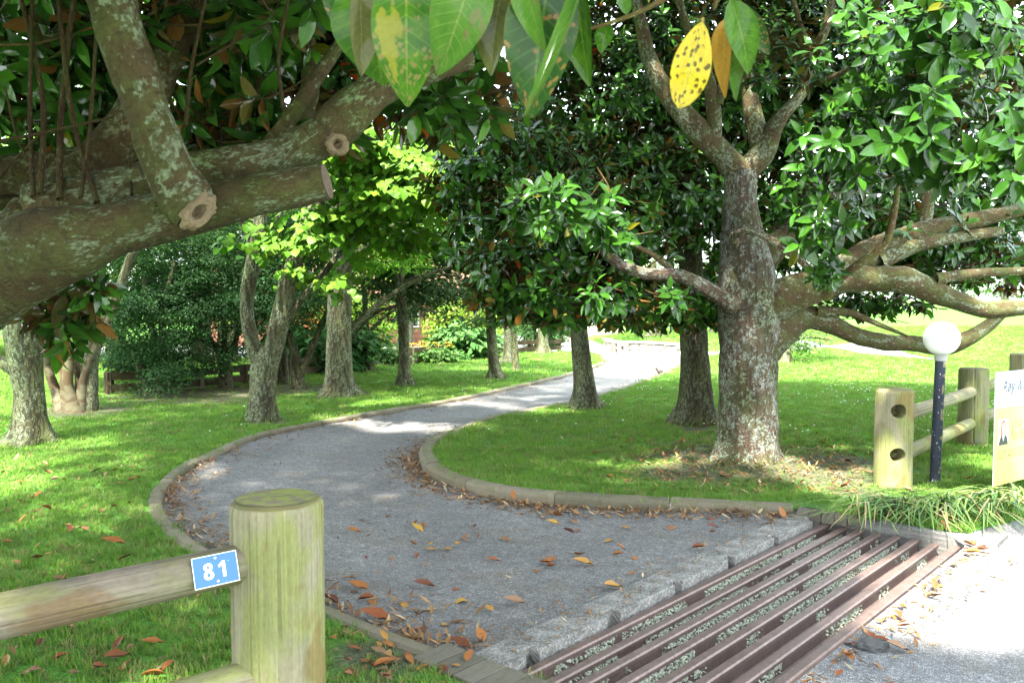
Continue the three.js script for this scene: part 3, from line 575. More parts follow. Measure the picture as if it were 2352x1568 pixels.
  magCrown(t, [
    { c: c(330, 120, 4.3), s: [1.7, 0.75, 0.8], n: 255, L: 0.19, up: -0.15, droop: 0.3, hollow: 0 },
    { c: c(620, 150, 3.9), s: [0.5, 0.5, 0.45], n: 78, L: 0.19, up: -0.3, droop: 0.35, hollow: 0 },
    { c: c(60, 180, 3.9), s: [0.5, 0.6, 0.4], n: 51, L: 0.19, up: -0.3, droop: 0.3, hollow: 0 },
    { c: c(450, 20, 3.2), s: [0.7, 0.16, 0.2], n: 23, L: 0.19, up: -0.6, droop: 0.35, hollow: 0 },
    { c: c(560, 300, 3.6), s: [0.34, 0.12, 0.22], n: 20, L: 0.18, up: -0.6, droop: 0.35, hollow: 0 },
    { c: c(150, 735, 3.2), s: [0.17, 0.12, 0.1], n: 11, L: 0.15, up: -0.5, droop: 0.35, hollow: 0, tw: false },
    { c: c(200, 670, 3.2), s: [0.12, 0.06, 0.1], n: 5, L: 0.15, up: -0.3, droop: 0.3, hollow: 0, tw: false },
    { c: c(1090, 175, 4.4), s: [0.3, 0.22, 0.3], n: 18, L: 0.18, up: -0.2, droop: 0.3, hollow: 0 },
    { c: c(1010, 250, 3.9), s: [0.28, 0.16, 0.3], n: 20, L: 0.18, up: -0.2, droop: 0.3, hollow: 0 },
    { c: V(-1.6, 3.6, -2.9), s: [2.2, 0.8, 1.7], n: 460, L: 0.2, hide: 60, hollow: 0 },
    { c: V(-1.9, 4.0, -1.6), s: [4.2, 1.5, 5.2], n: 2800, L: 0.2, hide: 60, hollow: 0.1, gap: -0.9 },
    { c: V(-3.3, 4.9, -5.7), s: [2.4, 0.9, 1.9], n: 620, L: 0.21, hide: 40, hollow: 0 },
    { c: V(-2.6, 5.4, -7.6), s: [3.4, 1.2, 2.8], n: 1250, L: 0.21, hide: 40, hollow: 0, gap: -0.9 },
    { c: V(0.2, 4.4, -3.8), s: [2.6, 1.2, 4.4], n: 1700, L: 0.21, hide: 60, hollow: 0.1, gap: -0.8 },
  ], { singles: 300 });
}

// ---------------------------------------------------------------- right magnolia: the spreading tree on the right lawn
const RB = gndH(1715, 1052);
{
  const t = thing('magnolia_tree', 'spreading magnolia with thick lichened trunk standing on the right lawn inside the kerb', 'tree', RB);
  const D = -RB.z;
  const L = (nm, nodes, o = {}) => part(nm, tube(N(nodes), { rad: 16, seg: 0.07, lump: 0.08, moss: 0.35, ...o }), o.mat ?? M.bark, t);
  L('trunk', [[1716, 1075, D, 74], [1717, 1010, D, 68], [1718, 900, D, 65], [1720, 800, D, 66], [1722, 720, D, 72], [1718, 660, D, 68], [1713, 605, D + 0.02, 60], [1707, 555, D + 0.05, 51], [1702, 505, D + 0.08, 43], [1700, 455, D + 0.1, 37], [1702, 395, D + 0.1, 35]], { rad: 30, flare: 0.38, flareH: 0.13, lobes: 4, ground: RB.y, moss: 0.8, tint: [1.0, 1.0, 0.95], seed: 2, freq: 2.6, mat: M.barkGrey });
  L('limb', [[1735, 610, D + 0.15, 40], [1790, 560, D + 0.25, 30], [1860, 500, D + 0.35, 24], [1960, 430, D + 0.5, 18], [2080, 380, D + 0.6, 12]], { rad: 12, moss: 0.4, tint: [0.75, 0.7, 0.62] });
  // crown forks
  L('limb', [[1704, 400, D + 0.1, 30], [1665, 360, D + 0.05, 28], [1600, 295, D, 27], [1540, 225, D, 22], [1490, 130, D, 18], [1470, 40, D, 14], [1440, -60, D, 12]]);
  L('limb', [[1640, 335, D, 17], [1640, 260, D - 0.05, 17], [1625, 170, D - 0.1, 13], [1590, 100, D - 0.1, 10], [1560, 0, D - 0.1, 8]]);
  L('limb', [[1650, 240, D - 0.1, 11], [1665, 160, D - 0.1, 9], [1650, 60, D, 7]], { rad: 8 });
  L('limb', [[1706, 398, D + 0.1, 28], [1755, 350, D + 0.1, 27], [1775, 300, D + 0.1, 22], [1800, 262, D, 15], [1840, 215, D, 13], [1868, 120, D, 11], [1900, 60, D, 10], [1915, -60, D, 9]]);
  L('limb', [[1750, 345, D + 0.15, 24], [1728, 250, D + 0.2, 20], [1715, 170, D + 0.2, 15], [1700, 60, D + 0.3, 10]]);
  L('limb', [[1858, 195, D, 7], [1930, 170, D - 0.4, 7], [1990, 128, D - 0.8, 6], [2050, 90, D - 1.1, 4]], { rad: 8 });
  L('limb', [[1868, 120, D, 7], [1840, 60, D - 0.1, 6], [1815, -40, D - 0.2, 5]], { rad: 8 });
  // heavy limbs to the right
  L('limb', [[1740, 705, D, 56], [1800, 682, D - 0.1, 46], [1860, 662, D - 0.15, 39], [1930, 642, D - 0.2, 33], [2010, 640, D - 0.3, 30], [2080, 645, D - 0.4, 31], [2140, 668, D - 0.45, 27], [2200, 690, D - 0.55, 22], [2270, 712, D - 0.6, 19], [2340, 708, D - 0.7, 17], [2460, 690, D - 0.8, 15], [2640, 600, D - 0.9, 10]], { rad: 20, lump: 0.13 });
  L('limb', [[1740, 800, D, 54], [1790, 758, D + 0.05, 44], [1850, 728, D + 0.1, 29], [1905, 742, D + 0.1, 22], [1960, 768, D + 0.1, 20], [2030, 786, D + 0.1, 19], [2100, 789, D + 0.1, 18], [2165, 797, D + 0.05, 19], [2215, 782, D, 19], [2270, 748, D, 15], [2320, 700, D, 11]], { rad: 20, lump: 0.13 });
  L('limb', [[1880, 655, D - 0.1, 44], [1940, 622, D - 0.05, 40], [2010, 578, D, 34], [2080, 548, D, 29], [2140, 528, D, 25], [2230, 508, D, 20], [2310, 490, D, 17], [2420, 460, D, 13]], { rad: 18, tint: [0.85, 0.8, 0.75], lump: 0.12 });
  L('limb', [[2020, 600, D - 0.1, 22], [2110, 560, D - 0.1, 18], [2200, 545, D - 0.1, 14], [2300, 530, D, 12]], { rad: 10 });
  L('limb', [[2150, 640, D - 0.5, 14], [2240, 628, D - 0.5, 12], [2352, 622, D - 0.5, 9]], { rad: 10 });
  L('limb', [[2120, 540, D + 0.1, 17], [2132, 460, D + 0.1, 14], [2126, 380, D + 0.1, 12]], { rad: 10 });
  L('limb', [[1880, 715, D, 14], [1950, 718, D - 0.1, 9], [2020, 745, D - 0.2, 6], [2085, 772, D - 0.2, 3]], { rad: 8 });
  // small arching limbs on the trunk
  L('limb', [[1685, 700, D - 0.25, 22], [1640, 672, D - 0.4, 17], [1560, 632, D - 0.55, 15], [1480, 628, D - 0.7, 14], [1420, 605, D - 0.8, 13], [1385, 572, D - 0.85, 11]], { rad: 12, mat: M.barkGrey, tint: [1.2, 1.15, 1.1] });
  L('limb', [[1560, 634, D - 0.55, 8], [1500, 585, D - 0.5, 7], [1450, 560, D - 0.45, 5]], { rad: 8 });
  L('limb', [[1690, 560, D - 0.1, 12], [1684, 545, D - 0.3, 10], [1700, 533, D - 0.5, 9], [1725, 531, D - 0.65, 8], [1755, 541, D - 0.75, 8], [1790, 562, D - 0.8, 10], [1830, 590, D - 0.85, 9], [1862, 620, D - 0.85, 8]], { rad: 10, mat: M.barkGrey, tint: [1.7, 1.6, 1.4] });
  L('limb', [[1895, 682, D - 0.5, 12], [1930, 640, D - 0.7, 10], [1985, 598, D - 0.9, 9], [2030, 565, D - 1.0, 9], [2052, 500, D - 1.1, 8], [2062, 430, D - 1.2, 6], [2060, 360, D - 1.3, 4]], { rad: 10, tint: [1.3, 1.2, 1.1] });
  L('limb', [[2340, 190, D - 2.4, 5], [2290, 280, D - 2.4, 5], [2230, 345, D - 2.4, 4], [2170, 380, D - 2.4, 3]], { rad: 8, tint: [1.3, 1.15, 1] });
  const c = at;
  magCrown(t, [
    // the dark mass left of the trunk, down to hanging tips
    { c: c(1290, 560, 8.6), s: [1.25, 0.75, 1.2], n: 475, L: 0.19, droop: 0.2, hollow: 0.1, gap: -0.4 },
    { c: c(1180, 400, 9.0), s: [1.0, 0.6, 1.0], n: 285, L: 0.19, droop: 0.15, hollow: 0.1, gap: -0.4 },
    { c: c(1350, 690, 7.8), s: [1.15, 0.26, 0.9], n: 152, L: 0.18, droop: 0.34, hollow: 0.05, up: 0.1 },
    { c: c(1560, 700, 9.0), s: [0.9, 0.3, 0.9], n: 152, L: 0.18, droop: 0.3, hollow: 0.05, up: 0.1 },
    { c: c(1190, 640, 7.6), s: [0.5, 0.42, 0.5], n: 64, L: 0.19, droop: 0.25, hollow: 0.1 },
    { c: c(1300, 470, 7.0), s: [0.5, 0.25, 0.35], n: 30, L: 0.2, up: 0.45, hollow: 0 , fwd: 1.2 },
    { c: c(1400, 530, 6.9), s: [0.2, 0.15, 0.2], n: 9, L: 0.21, up: 0.45, hollow: 0 , fwd: 1.2 },
    // behind the forks
    { c: c(1480, 200, 10.2), s: [1.8, 1.5, 1.1], n: 494, L: 0.19, hollow: 0.1, gap: -0.25 },
    { c: c(1900, 200, 10.4), s: [2.0, 1.6, 1.2], n: 627, L: 0.19, hollow: 0.1, gap: -0.4 },
    { c: c(1450, 460, 9.8), s: [1.5, 0.7, 0.9], n: 285, L: 0.19, hollow: 0 },
    { c: c(2050, 480, 9.6), s: [1.7, 0.55, 0.9], n: 285, L: 0.19, hollow: 0 },
    { c: c(2200, 590, 9.2), s: [1.3, 0.4, 0.7], n: 171, L: 0.18, hollow: 0, droop: 0.3, up: 0.1 },
    { c: c(2150, 560, 8.4), s: [1.2, 0.4, 0.5], n: 70, L: 0.18, hollow: 0, droop: 0.25, up: 0.2 },
    { c: c(2010, 700, 9.2), s: [0.7, 0.16, 0.5], n: 41, L: 0.17, hollow: 0, droop: 0.4, up: -0.3 },
    // lit clusters reaching toward the eye, upper right
    { c: c(2230, 70, 5.6), s: [0.62, 0.3, 0.4], n: 26, L: 0.25, up: 0.45, hollow: 0.1 , fwd: 1.2 },
    { c: c(2180, 270, 5.7), s: [0.46, 0.4, 0.4], n: 22, L: 0.25, up: 0.45, hollow: 0.1 , fwd: 1.2 },
    { c: c(2000, 320, 6.4), s: [0.55, 0.4, 0.4], n: 24, L: 0.23, up: 0.45, hollow: 0.1 , fwd: 1.2 },
    { c: c(1880, 480, 6.9), s: [0.4, 0.42, 0.35], n: 24, L: 0.22, up: 0.45, hollow: 0.1 , fwd: 1.2 },
    { c: c(2330, 300, 5.4), s: [0.3, 0.45, 0.3], n: 13, L: 0.25, up: 0.45, hollow: 0 , fwd: 1.2 },
    { c: c(2100, 130, 6.3), s: [0.9, 0.5, 0.4], n: 64, L: 0.18, up: 0.45, hollow: 0 , fwd: 1.2 },
    { c: c(1790, 120, 7.4), s: [0.5, 0.45, 0.4], n: 22, L: 0.17, up: 1, hollow: 0 },
    { c: c(1640, 70, 7.4), s: [0.35, 0.25, 0.3], n: 11, L: 0.17, up: 1, hollow: 0 },
    { c: c(1900, 620, 7.2), s: [0.16, 0.12, 0.15], n: 7, L: 0.17, up: 0.45, hollow: 0 , fwd: 1.2 },
    { c: at(1750, 230, 12), s: [4.4, 2.8, 1.4], n: 1250, L: 0.22, hollow: 0, gap: -0.4 },
    { c: at(1350, 330, 11), s: [2.0, 1.3, 1.2], n: 360, L: 0.21, hollow: 0, gap: -0.3 },
    { c: at(2150, 120, 10.5), s: [2.4, 1.6, 1.0], n: 520, L: 0.22, hollow: 0 },
    { c: at(1620, 40, 11.5), s: [2.0, 1.0, 0.9], n: 260, L: 0.22, hollow: 0 },
    // crown above the frame
    { c: V(3.0, 5.6, -8.6), s: [4.6, 1.5, 3.8], n: 1700, L: 0.21, hide: 30, hollow: 0.1, gap: -0.35 },
  ], { singles: 300 });
}

// ---------------------------------------------------------------- park trees
const park = 'pale-trunked park trees';
function trunkTree(name, label, nodes, o = {}) {
  const [u, v] = nodes[0], b = gndH(u, v), D = -b.z, t = thing(name, label, 'tree', b, o.group);
  const nn = nodes.map(([a, c, r, dd]) => [a, c, D + (dd ?? 0), r]); nn.unshift([u, v + 12, D, nodes[0][2]]);
  part('trunk', tube(N(nn), { rad: 20, seg: 0.1, lump: 0.07, flare: 0.85, flareH: 0.2, lobes: 5, ground: b.y, moss: 0.4, seed: u * 0.01, freq: 2.4, ...o }), o.mat ?? M.barkPale, t);
  return { t, D, b, limb: (list, oo = {}) => part('limb', tube(N(list.map(([a, c, r, dd]) => [a, c, D + (dd ?? 0), r])), { rad: 10, seg: 0.14, lump: 0.06, moss: 0.2, ...oo }), o.mat ?? M.barkPale, t) };
}
const LIME = [0.13, 0.29, 0.02], MID = [0.055, 0.14, 0.018], DARK = [0.022, 0.075, 0.014], YEL = [0.2, 0.34, 0.03], RED = [0.22, 0.06, 0.03];
const hearts = (t, blobs, n) => {
  const leaves = [];
  for (const b of blobs) for (let i = 0; i < b.n; i++) {
    // flat layers of leaves along drooping twigs
    const d = V(rr(-1, 1), rr(-1, 1), rr(-1, 1)); if (d.length() > 1) { i--; continue; }
    const p = b.c.clone().add(V(d.x * b.s[0], d.y * b.s[1], d.z * b.s[2])); if ((b.hide !== undefined && (inFrame(p, b.hide) || inGap(p))) || p.y < 0.9) continue;
    const k = 5 + Math.floor(rnd() * 5), dir = V(rr(-1, 1), -0.2, rr(-1, 1)).normalize();
    for (let j = 0; j < k; j++) {
      const sd = V(-dir.z, 0, dir.x).multiplyScalar(j % 2 ? 1 : -1), q = p.clone().addScaledVector(dir, j * 0.055), ax = dir.clone().multiplyScalar(0.5).add(sd.multiplyScalar(0.7)).add(V(0, rr(-0.7, 0), 0)), g = rr(0.75, 1.3);
      leaves.push({ m: placeLeaf(q, ax, V(rr(-0.5, 0.5), 1, rr(-0.2, 0.8)), rr(0.115, 0.17) * (b.L ?? 1)), g: Math.floor(rnd() * 2), tone: [g * rr(0.8, 1.15), g, g] });
    }
  }
  crowns.push({ tree: t, leaves, geos: heartGeos, mat: heartMat, singles: n ?? 300 });
};
{
  // forked tree left of the drive
  const a = trunkTree('forked_tree', 'tree forked low into two lichened stems on the left lawn beside the drive', [[602, 965, 34], [602, 920, 29], [604, 875, 30], [605, 845, 30], [604, 815, 20], [602, 795, 7]], { group: undefined, flare: 0.5 });
  a.limb([[600, 850, 20], [580, 790, 17], [566, 715, 15], [572, 650, 17], [588, 560, 16], [600, 470, 15], [590, 360, 12], [610, 200, 9]]);
  a.limb([[612, 855, 22], [630, 790, 22], [648, 715, 23], [668, 620, 21], [692, 550, 20], [735, 455, 18], [770, 330, 13], [800, 180, 9]]);
  a.limb([[655, 745, 8], [690, 690, 8], [740, 630, 7], [800, 560, 6, 0.4], [870, 510, 4, 0.7]], { rad: 8 });
  a.limb([[640, 590, 6, 0.2], [640, 500, 6, 0.3], [655, 380, 5, 0.4]], { rad: 8 });
  a.limb([[575, 560, 7], [552, 500, 6], [540, 430, 5]], { rad: 8 });
  a.limb([[735, 455, 9], [850, 420, 6, -0.2], [980, 400, 4, -0.4]], { rad: 8 });
  hearts(a.t, [
    { c: at(860, 385, 10.2), s: [0.95, 0.45, 0.8], n: 210 }, { c: at(960, 430, 9.8), s: [0.6, 0.24, 0.5], n: 90 }, { c: at(830, 480, 10.6), s: [0.7, 0.26, 0.6], n: 60 },
    { c: at(810, 320, 9.8), s: [0.5, 0.3, 0.5], n: 70 }, { c: at(1010, 370, 9.6), s: [0.42, 0.22, 0.4], n: 70 }, { c: at(740, 520, 10.4), s: [0.6, 0.3, 0.5], n: 50 }, { c: at(930, 540, 10.8), s: [0.6, 0.16, 0.5], n: 40 }, { c: at(1020, 430, 9.4), s: [0.35, 0.12, 0.4], n: 46 }, { c: at(940, 330, 10.4), s: [0.5, 0.3, 0.5], n: 50 }, { c: at(700, 590, 10.8), s: [0.7, 0.4, 0.5], n: 26 }, { c: at(800, 625, 10.2), s: [0.2, 0.03, 0.1], n: 4 }, { c: at(590, 545, 11), s: [0.5, 0.25, 0.6], n: 26 },
    { c: V(-2.4, 6.2, -11.5), s: [3.4, 1.6, 3.2], n: 420, hide: 10, L: 1.25 },
  ], 300);
  // tall straight trunk in the middle
  const b = trunkTree('tall_tree', 'tall straight grey trunk with spreading roots between the forked tree and the drive', [[780, 910, 36], [779, 870, 31], [778, 760, 28], [781, 640, 27], [785, 500, 26], [788, 380, 22], [790, 220, 18], [785, 0, 12]], { flare: 0.95, flareH: 0.14 });
  b.limb([[780, 640, 8, -0.1], [830, 575, 7, -0.3], [900, 520, 5, -0.5], [960, 490, 3, -0.6]], { rad: 8 });
  b.limb([[800, 760, 9, 0.2], [880, 690, 7, 0.4], [960, 640, 5, 0.5], [1040, 610, 4, 0.5]], { rad: 8 });
  sprayCrown(b.t, [{ c: V(b.b.x, 7.6, b.b.z), s: [3.2, 2.4, 3], n: 420, hide: 0 }, { c: at(860, 545, 14.6), s: [1.4, 0.6, 1], n: 190 }, { c: at(1000, 620, 16.5), s: [1.5, 0.8, 0.8], n: 260, tone: [0.05, 0.12, 0.03], gap: -0.3 }, { c: at(900, 470, 16), s: [2.0, 1.0, 1], n: 340, tone: MID, gap: -0.4 }, { c: at(640, 480, 17), s: [2.0, 1.2, 1], n: 300, tone: MID, gap: -0.4 }], spray[0], LIME);
  // slim grey trunk right of it
  const c = trunkTree('slim_tree', 'slim mottled trunk with fine grey green side branches behind the tall trunk', [[930, 885, 16], [929, 850, 13], [926, 740, 12], [918, 640, 11], [914, 520, 10], [912, 360, 8], [910, 100, 6]], { flare: 0.95, flareH: 0.13 });
  c.limb([[920, 700, 5], [860, 720, 4, -0.1], [800, 790, 3, -0.2]], { rad: 6 }); c.limb([[918, 650, 5], [980, 630, 4], [1060, 635, 3]], { rad: 6 });
  sprayCrown(c.t, [{ c: at(880, 690, 15.8), s: [1.2, 0.5, 0.6], n: 60, gap: 0 }, { c: at(1020, 690, 15.6), s: [0.8, 0.5, 0.6], n: 60 }, { c: V(c.b.x, 7.5, c.b.z), s: [2, 2.6, 2], n: 200, hide: 0 }], sprayFine, [0.045, 0.09, 0.03]);
  // small leaning trunk near the drive, and the two behind it
  const d = trunkTree('slim_tree', 'short leaning white mottled trunk on the middle lawn, nearest of three together', [[1138, 870, 17], [1135, 845, 13], [1130, 790, 11.5], [1126, 730, 11], [1120, 600, 9], [1110, 400, 7]], { flare: 0.95, flareH: 0.13, tint: [1.25, 1.2, 1.15] });
  sprayCrown(d.t, [{ c: at(1140, 735, 16.9), s: [0.5, 0.12, 0.5], n: 22, gap: -1 }, { c: V(d.b.x, 5.6, d.b.z), s: [1.8, 1.6, 1.8], n: 150, hide: 0 }], sprayFine, MID);
  const e = trunkTree('slim_tree', 'dark trunk with flared base behind the short leaning white trunk', [[1166, 833, 16], [1167, 810, 11], [1166, 760, 10], [1160, 650, 9], [1150, 500, 7]], { flare: 0.95, flareH: 0.18 });
  sprayCrown(e.t, [{ c: V(e.b.x, 6.4, e.b.z), s: [2.2, 2, 2], n: 170, hide: 0 }], spray[1], MID);
  const f = trunkTree('slim_tree', 'thinnest pale stem standing just right of the dark flared trunk', [[1184, 850, 9], [1184, 820, 7.5], [1182, 780, 7], [1178, 700, 6], [1175, 560, 5]], { flare: 0.35, flareH: 0.1, tint: [1.4, 1.35, 1.3] });
  sprayCrown(f.t, [{ c: V(f.b.x, 5.4, f.b.z), s: [1.3, 1.4, 1.3], n: 80, hide: 0 }], spray[0], MID);
  // leaning trunk at the inner bend
  const g = trunkTree('leaning_tree', 'pale leaning trunk standing alone on the lawn inside the bend of the drive', [[1345, 937, 33], [1344, 905, 26], [1338, 840, 22], [1330, 770, 21], [1322, 700, 20], [1310, 560, 16], [1300, 350, 12]], { flare: 0.85, flareH: 0.15 });
  sprayCrown(g.t, [{ c: V(g.b.x + 0.4, 6.2, g.b.z), s: [2.6, 1.8, 2.4], n: 240, hide: 0 }], spray[0], MID);
  // dark trunk behind the magnolia
  const h = trunkTree('dark_trunk_tree', 'stout dark trunk with buttressed moss base just left of the right magnolia', [[1600, 972, 50], [1600, 930, 38], [1598, 860, 34], [1594, 780, 32], [1590, 700, 30], [1586, 560, 26], [1580, 350, 20]], { flare: 0.45, flareH: 0.25, moss: 0.6, tint: [0.7, 0.68, 0.66] });
  sprayCrown(h.t, [{ c: V(h.b.x + 0.4, 7.2, h.b.z - 1), s: [2.6, 1.8, 2.4], n: 200, hide: 0 }], spray[1], MID);
  // far left trunk
  const k = trunkTree('grey_trunk_tree', 'thick grey lichened trunk at the left edge before the many-stemmed tree', [[72, 1018, 40], [71, 980, 33], [66, 900, 31], [58, 835, 36], [50, 760, 40], [40, 690, 38], [20, 560, 34], [0, 350, 26]], { flare: 0.85, flareH: 0.18 });
  k.limb([[30, 850, 14, 0.1], [0, 830, 13, 0.2], [-60, 770, 10, 0.3]]);
  sprayCrown(k.t, [{ c: V(k.b.x + 0.8, 6.0, k.b.z + 0.6), s: [4, 1.6, 3.6], n: 800, hide: 0 }], spray[0], MID);
  // many-stemmed tree with smooth orange bark
  const mb = gndH(160, 945), mt = thing('many_stemmed_tree', 'many-stemmed tree with smooth orange brown bark behind the left grey trunk', 'tree', mb), mD = -mb.z;
  const st = (nodes, o) => part('stem', tube(N(nodes.map(([a, q, r, dd]) => [a, q, mD + (dd ?? 0), r * 0.8])), { rad: 12, seg: 0.1, lump: 0.06, ground: mb.y, flare: 0.22, flareH: 0.1, ...o }), (o?.mat) ?? M.barkSmooth, mt);
  st([[150, 955, 26], [128, 900, 14, 0.1], [108, 840, 11, 0.1], [95, 740, 9, 0.1], [92, 560, 7]]); st([[160, 950, 24], [148, 880, 13], [140, 800, 10], [150, 690, 9], [165, 520, 7]]);
  st([[170, 952, 26, -0.1], [155, 890, 15, -0.1], [158, 820, 14, -0.1], [160, 740, 12, -0.1], [178, 600, 9]]); st([[182, 950, 24], [192, 870, 12], [222, 790, 10], [255, 720, 9], [300, 600, 8]], { tint: [0.75, 0.8, 0.85] });
  st([[200, 950, 28, 0.1], [203, 890, 25, 0.1], [208, 820, 22, 0.1], [240, 740, 16, 0.1], [275, 660, 13], [300, 590, 12], [345, 520, 10], [420, 380, 8]], { mat: M.barkPale });
  st([[175, 955, 20, 0.2], [180, 880, 11, 0.2], [172, 800, 9, 0.2], [200, 660, 7, 0.2]]);
  hearts(mt, [{ c: at(165, 835, 11.4), s: [0.4, 0.04, 0.2], n: 7 }, { c: at(130, 740, 12), s: [0.5, 0.3, 0.4], n: 20 }, { c: V(mb.x, 6.6, mb.z), s: [3, 1.5, 2.6], n: 300, hide: 10, L: 1.2 }], 60);
  // dark maples along the back fence
  const maple = (label, base, stems, blobs, n) => {
    const p = gndH(...base), t = thing('maple_tree', label, 'tree', p), Dm = -p.z;
    for (const s of stems) part('stem', tube(N(s.map(([a, q, r, dd]) => [a, q, Dm + (dd ?? 0), r])), { rad: 10, seg: 0.14, ground: p.y, flare: 0.35, flareH: 0.15, moss: 0.3, tint: [0.7, 0.66, 0.6] }), M.barkPale, t);
    sprayCrown(t, blobs, sprayTiny, DARK, n);
  };
  maple('dark maple with a low three-way fork in front of the shaded fence', [517, 890], [[[517, 900, 17], [515, 850, 14], [510, 815, 13], [480, 780, 7], [450, 720, 5], [400, 600, 4]], [[514, 825, 9], [515, 770, 6], [508, 680, 5], [500, 560, 4]], [[518, 825, 9], [540, 785, 6], [555, 720, 5], [590, 600, 4]]],
    [{ c: at(490, 690, 15), s: [1.9, 0.65, 1.2], n: 380, gap: -0.2 }, { c: at(400, 800, 14.6), s: [1.3, 0.36, 0.7], n: 170, gap: -0.12 }, { c: at(640, 790, 15.6), s: [1.0, 0.3, 0.5], n: 70, gap: -0.05 }, { c: at(530, 600, 15.5), s: [2.1, 1.0, 1.2], n: 420, gap: -0.25 }, { c: V(-5.3, 4.5, -15.3), s: [2.6, 1.8, 2], n: 200 }]);
  maple('wide dark maple spreading low over the mulch bed left of the forked maple', [345, 900], [[[345, 910, 16], [330, 860, 11], [300, 800, 8], [250, 760, 6]], [[350, 905, 14], [380, 840, 9], [350, 760, 7], [330, 640, 6]], [[355, 905, 12], [410, 840, 8], [370, 770, 6], [400, 600, 5]]],
    [{ c: at(330, 730, 14.2), s: [1.2, 0.55, 1.1], n: 220, gap: -0.2 }, { c: at(370, 855, 13.6), s: [0.5, 0.25, 0.4], n: 26, low: 0.05, gap: -0.2 }, { c: at(300, 610, 15), s: [2.0, 1.1, 1.3], n: 460, gap: -0.25 }, { c: V(-7.4, 4.2, -14.6), s: [2.6, 1.8, 2], n: 160 }]);
  maple('dark maple with two steep limbs right behind the forked tree', [683, 892], [[[683, 900, 17], [682, 850, 13], [668, 780, 8], [650, 690, 6], [640, 560, 5]], [[690, 860, 9], [720, 790, 7], [760, 700, 6], [800, 640, 5]]],
    [{ c: at(690, 690, 14.8), s: [1.3, 0.6, 1.0], n: 200, gap: -0.1 }, { c: at(650, 580, 15.5), s: [1.3, 0.7, 1.0], n: 170, gap: -0.2 }, { c: V(-3.6, 4.6, -15.2), s: [2, 1.6, 2], n: 120 }]);
  maple('shaded maple stem standing close behind the fork of the left lawn tree', [650, 880], [[[650, 890, 14], [650, 840, 11], [645, 760, 8], [630, 640, 6]]], [{ c: at(620, 660, 16.5), s: [1, 0.8, 0.8], n: 110, gap: -0.2 }]);
  // little tree in front of the far fence
  const s = trunkTree('small_tree', 'little dark stem before the far fence between the tall and slim trunks', [[847, 853, 9], [846, 810, 7.5], [842, 770, 7], [838, 700, 6], [830, 600, 5]], { flare: 0.75, flareH: 0.1, tint: [0.6, 0.55, 0.5] });
  s.limb([[842, 770, 5], [880, 730, 4], [930, 690, 3]], { rad: 6 });
  sprayCrown(s.t, [{ c: at(850, 730, 19), s: [1.2, 0.8, 0.9], n: 70, gap: 0.05 }, { c: at(870, 640, 19), s: [1.5, 0.6, 0.9], n: 90, gap: -0.05 }], sprayFine, [0.04, 0.085, 0.02]);
  // trees on the right lawn
  const w = trunkTree('young_tree', 'small white trunked tree on the right lawn behind the magnolia limbs', [[1802, 833, 17], [1802, 815, 15], [1806, 780, 12], [1815, 730, 9], [1830, 640, 6]], { flare: 0.2, tint: [1.5, 1.45, 1.4] });
  w.limb([[1806, 790, 5], [1850, 775, 3], [1910, 780, 2]], { rad: 6 });
  sprayCrown(w.t, [{ c: at(1845, 775, 21.5), s: [0.55, 0.35, 0.5], n: 34, gap: -1 }, { c: at(1870, 690, 22.5), s: [1.3, 0.55, 1], n: 70 }, { c: at(1850, 600, 22), s: [1.6, 0.9, 1.2], n: 110 }], sprayFine, [0.09, 0.17, 0.04]);
  const w2 = trunkTree('lawn_tree', 'far trunk on the bank above the low block wall', [[1506, 772, 17], [1506, 755, 12], [1504, 720, 10], [1500, 600, 8]], { flare: 0.9, flareH: 0.3 });
  sprayCrown(w2.t, [{ c: at(1500, 640, 29), s: [3, 1.2, 2], n: 150 }, { c: V(w2.b.x, 6.5, w2.b.z), s: [4, 2, 3], n: 160 }], spray[1], MID);
  const w3 = trunkTree('lawn_tree', 'far trunk on the bright lawn seen between the dark trunk and the magnolia trunk', [[1642, 792, 14], [1642, 770, 11], [1645, 700, 9], [1650, 560, 7]], { flare: 0.75, flareH: 0.3 });
  sprayCrown(w3.t, [{ c: V(w3.b.x, 5.6, w3.b.z), s: [3, 2, 3], n: 160 }], spray[0], LIME);
  const w4 = trunkTree('lawn_tree', 'broad based trunk beside the sunlit yard beyond the drive bend', [[1248, 812, 16], [1248, 795, 11], [1246, 760, 10], [1240, 640, 8]], { flare: 0.95, flareH: 0.25 });
  sprayCrown(w4.t, [{ c: V(w4.b.x, 6, w4.b.z), s: [3, 2.4, 3], n: 220 }, { c: at(1200, 700, 27), s: [1.6, 0.7, 1], n: 60 }], spray[1], MID);
}

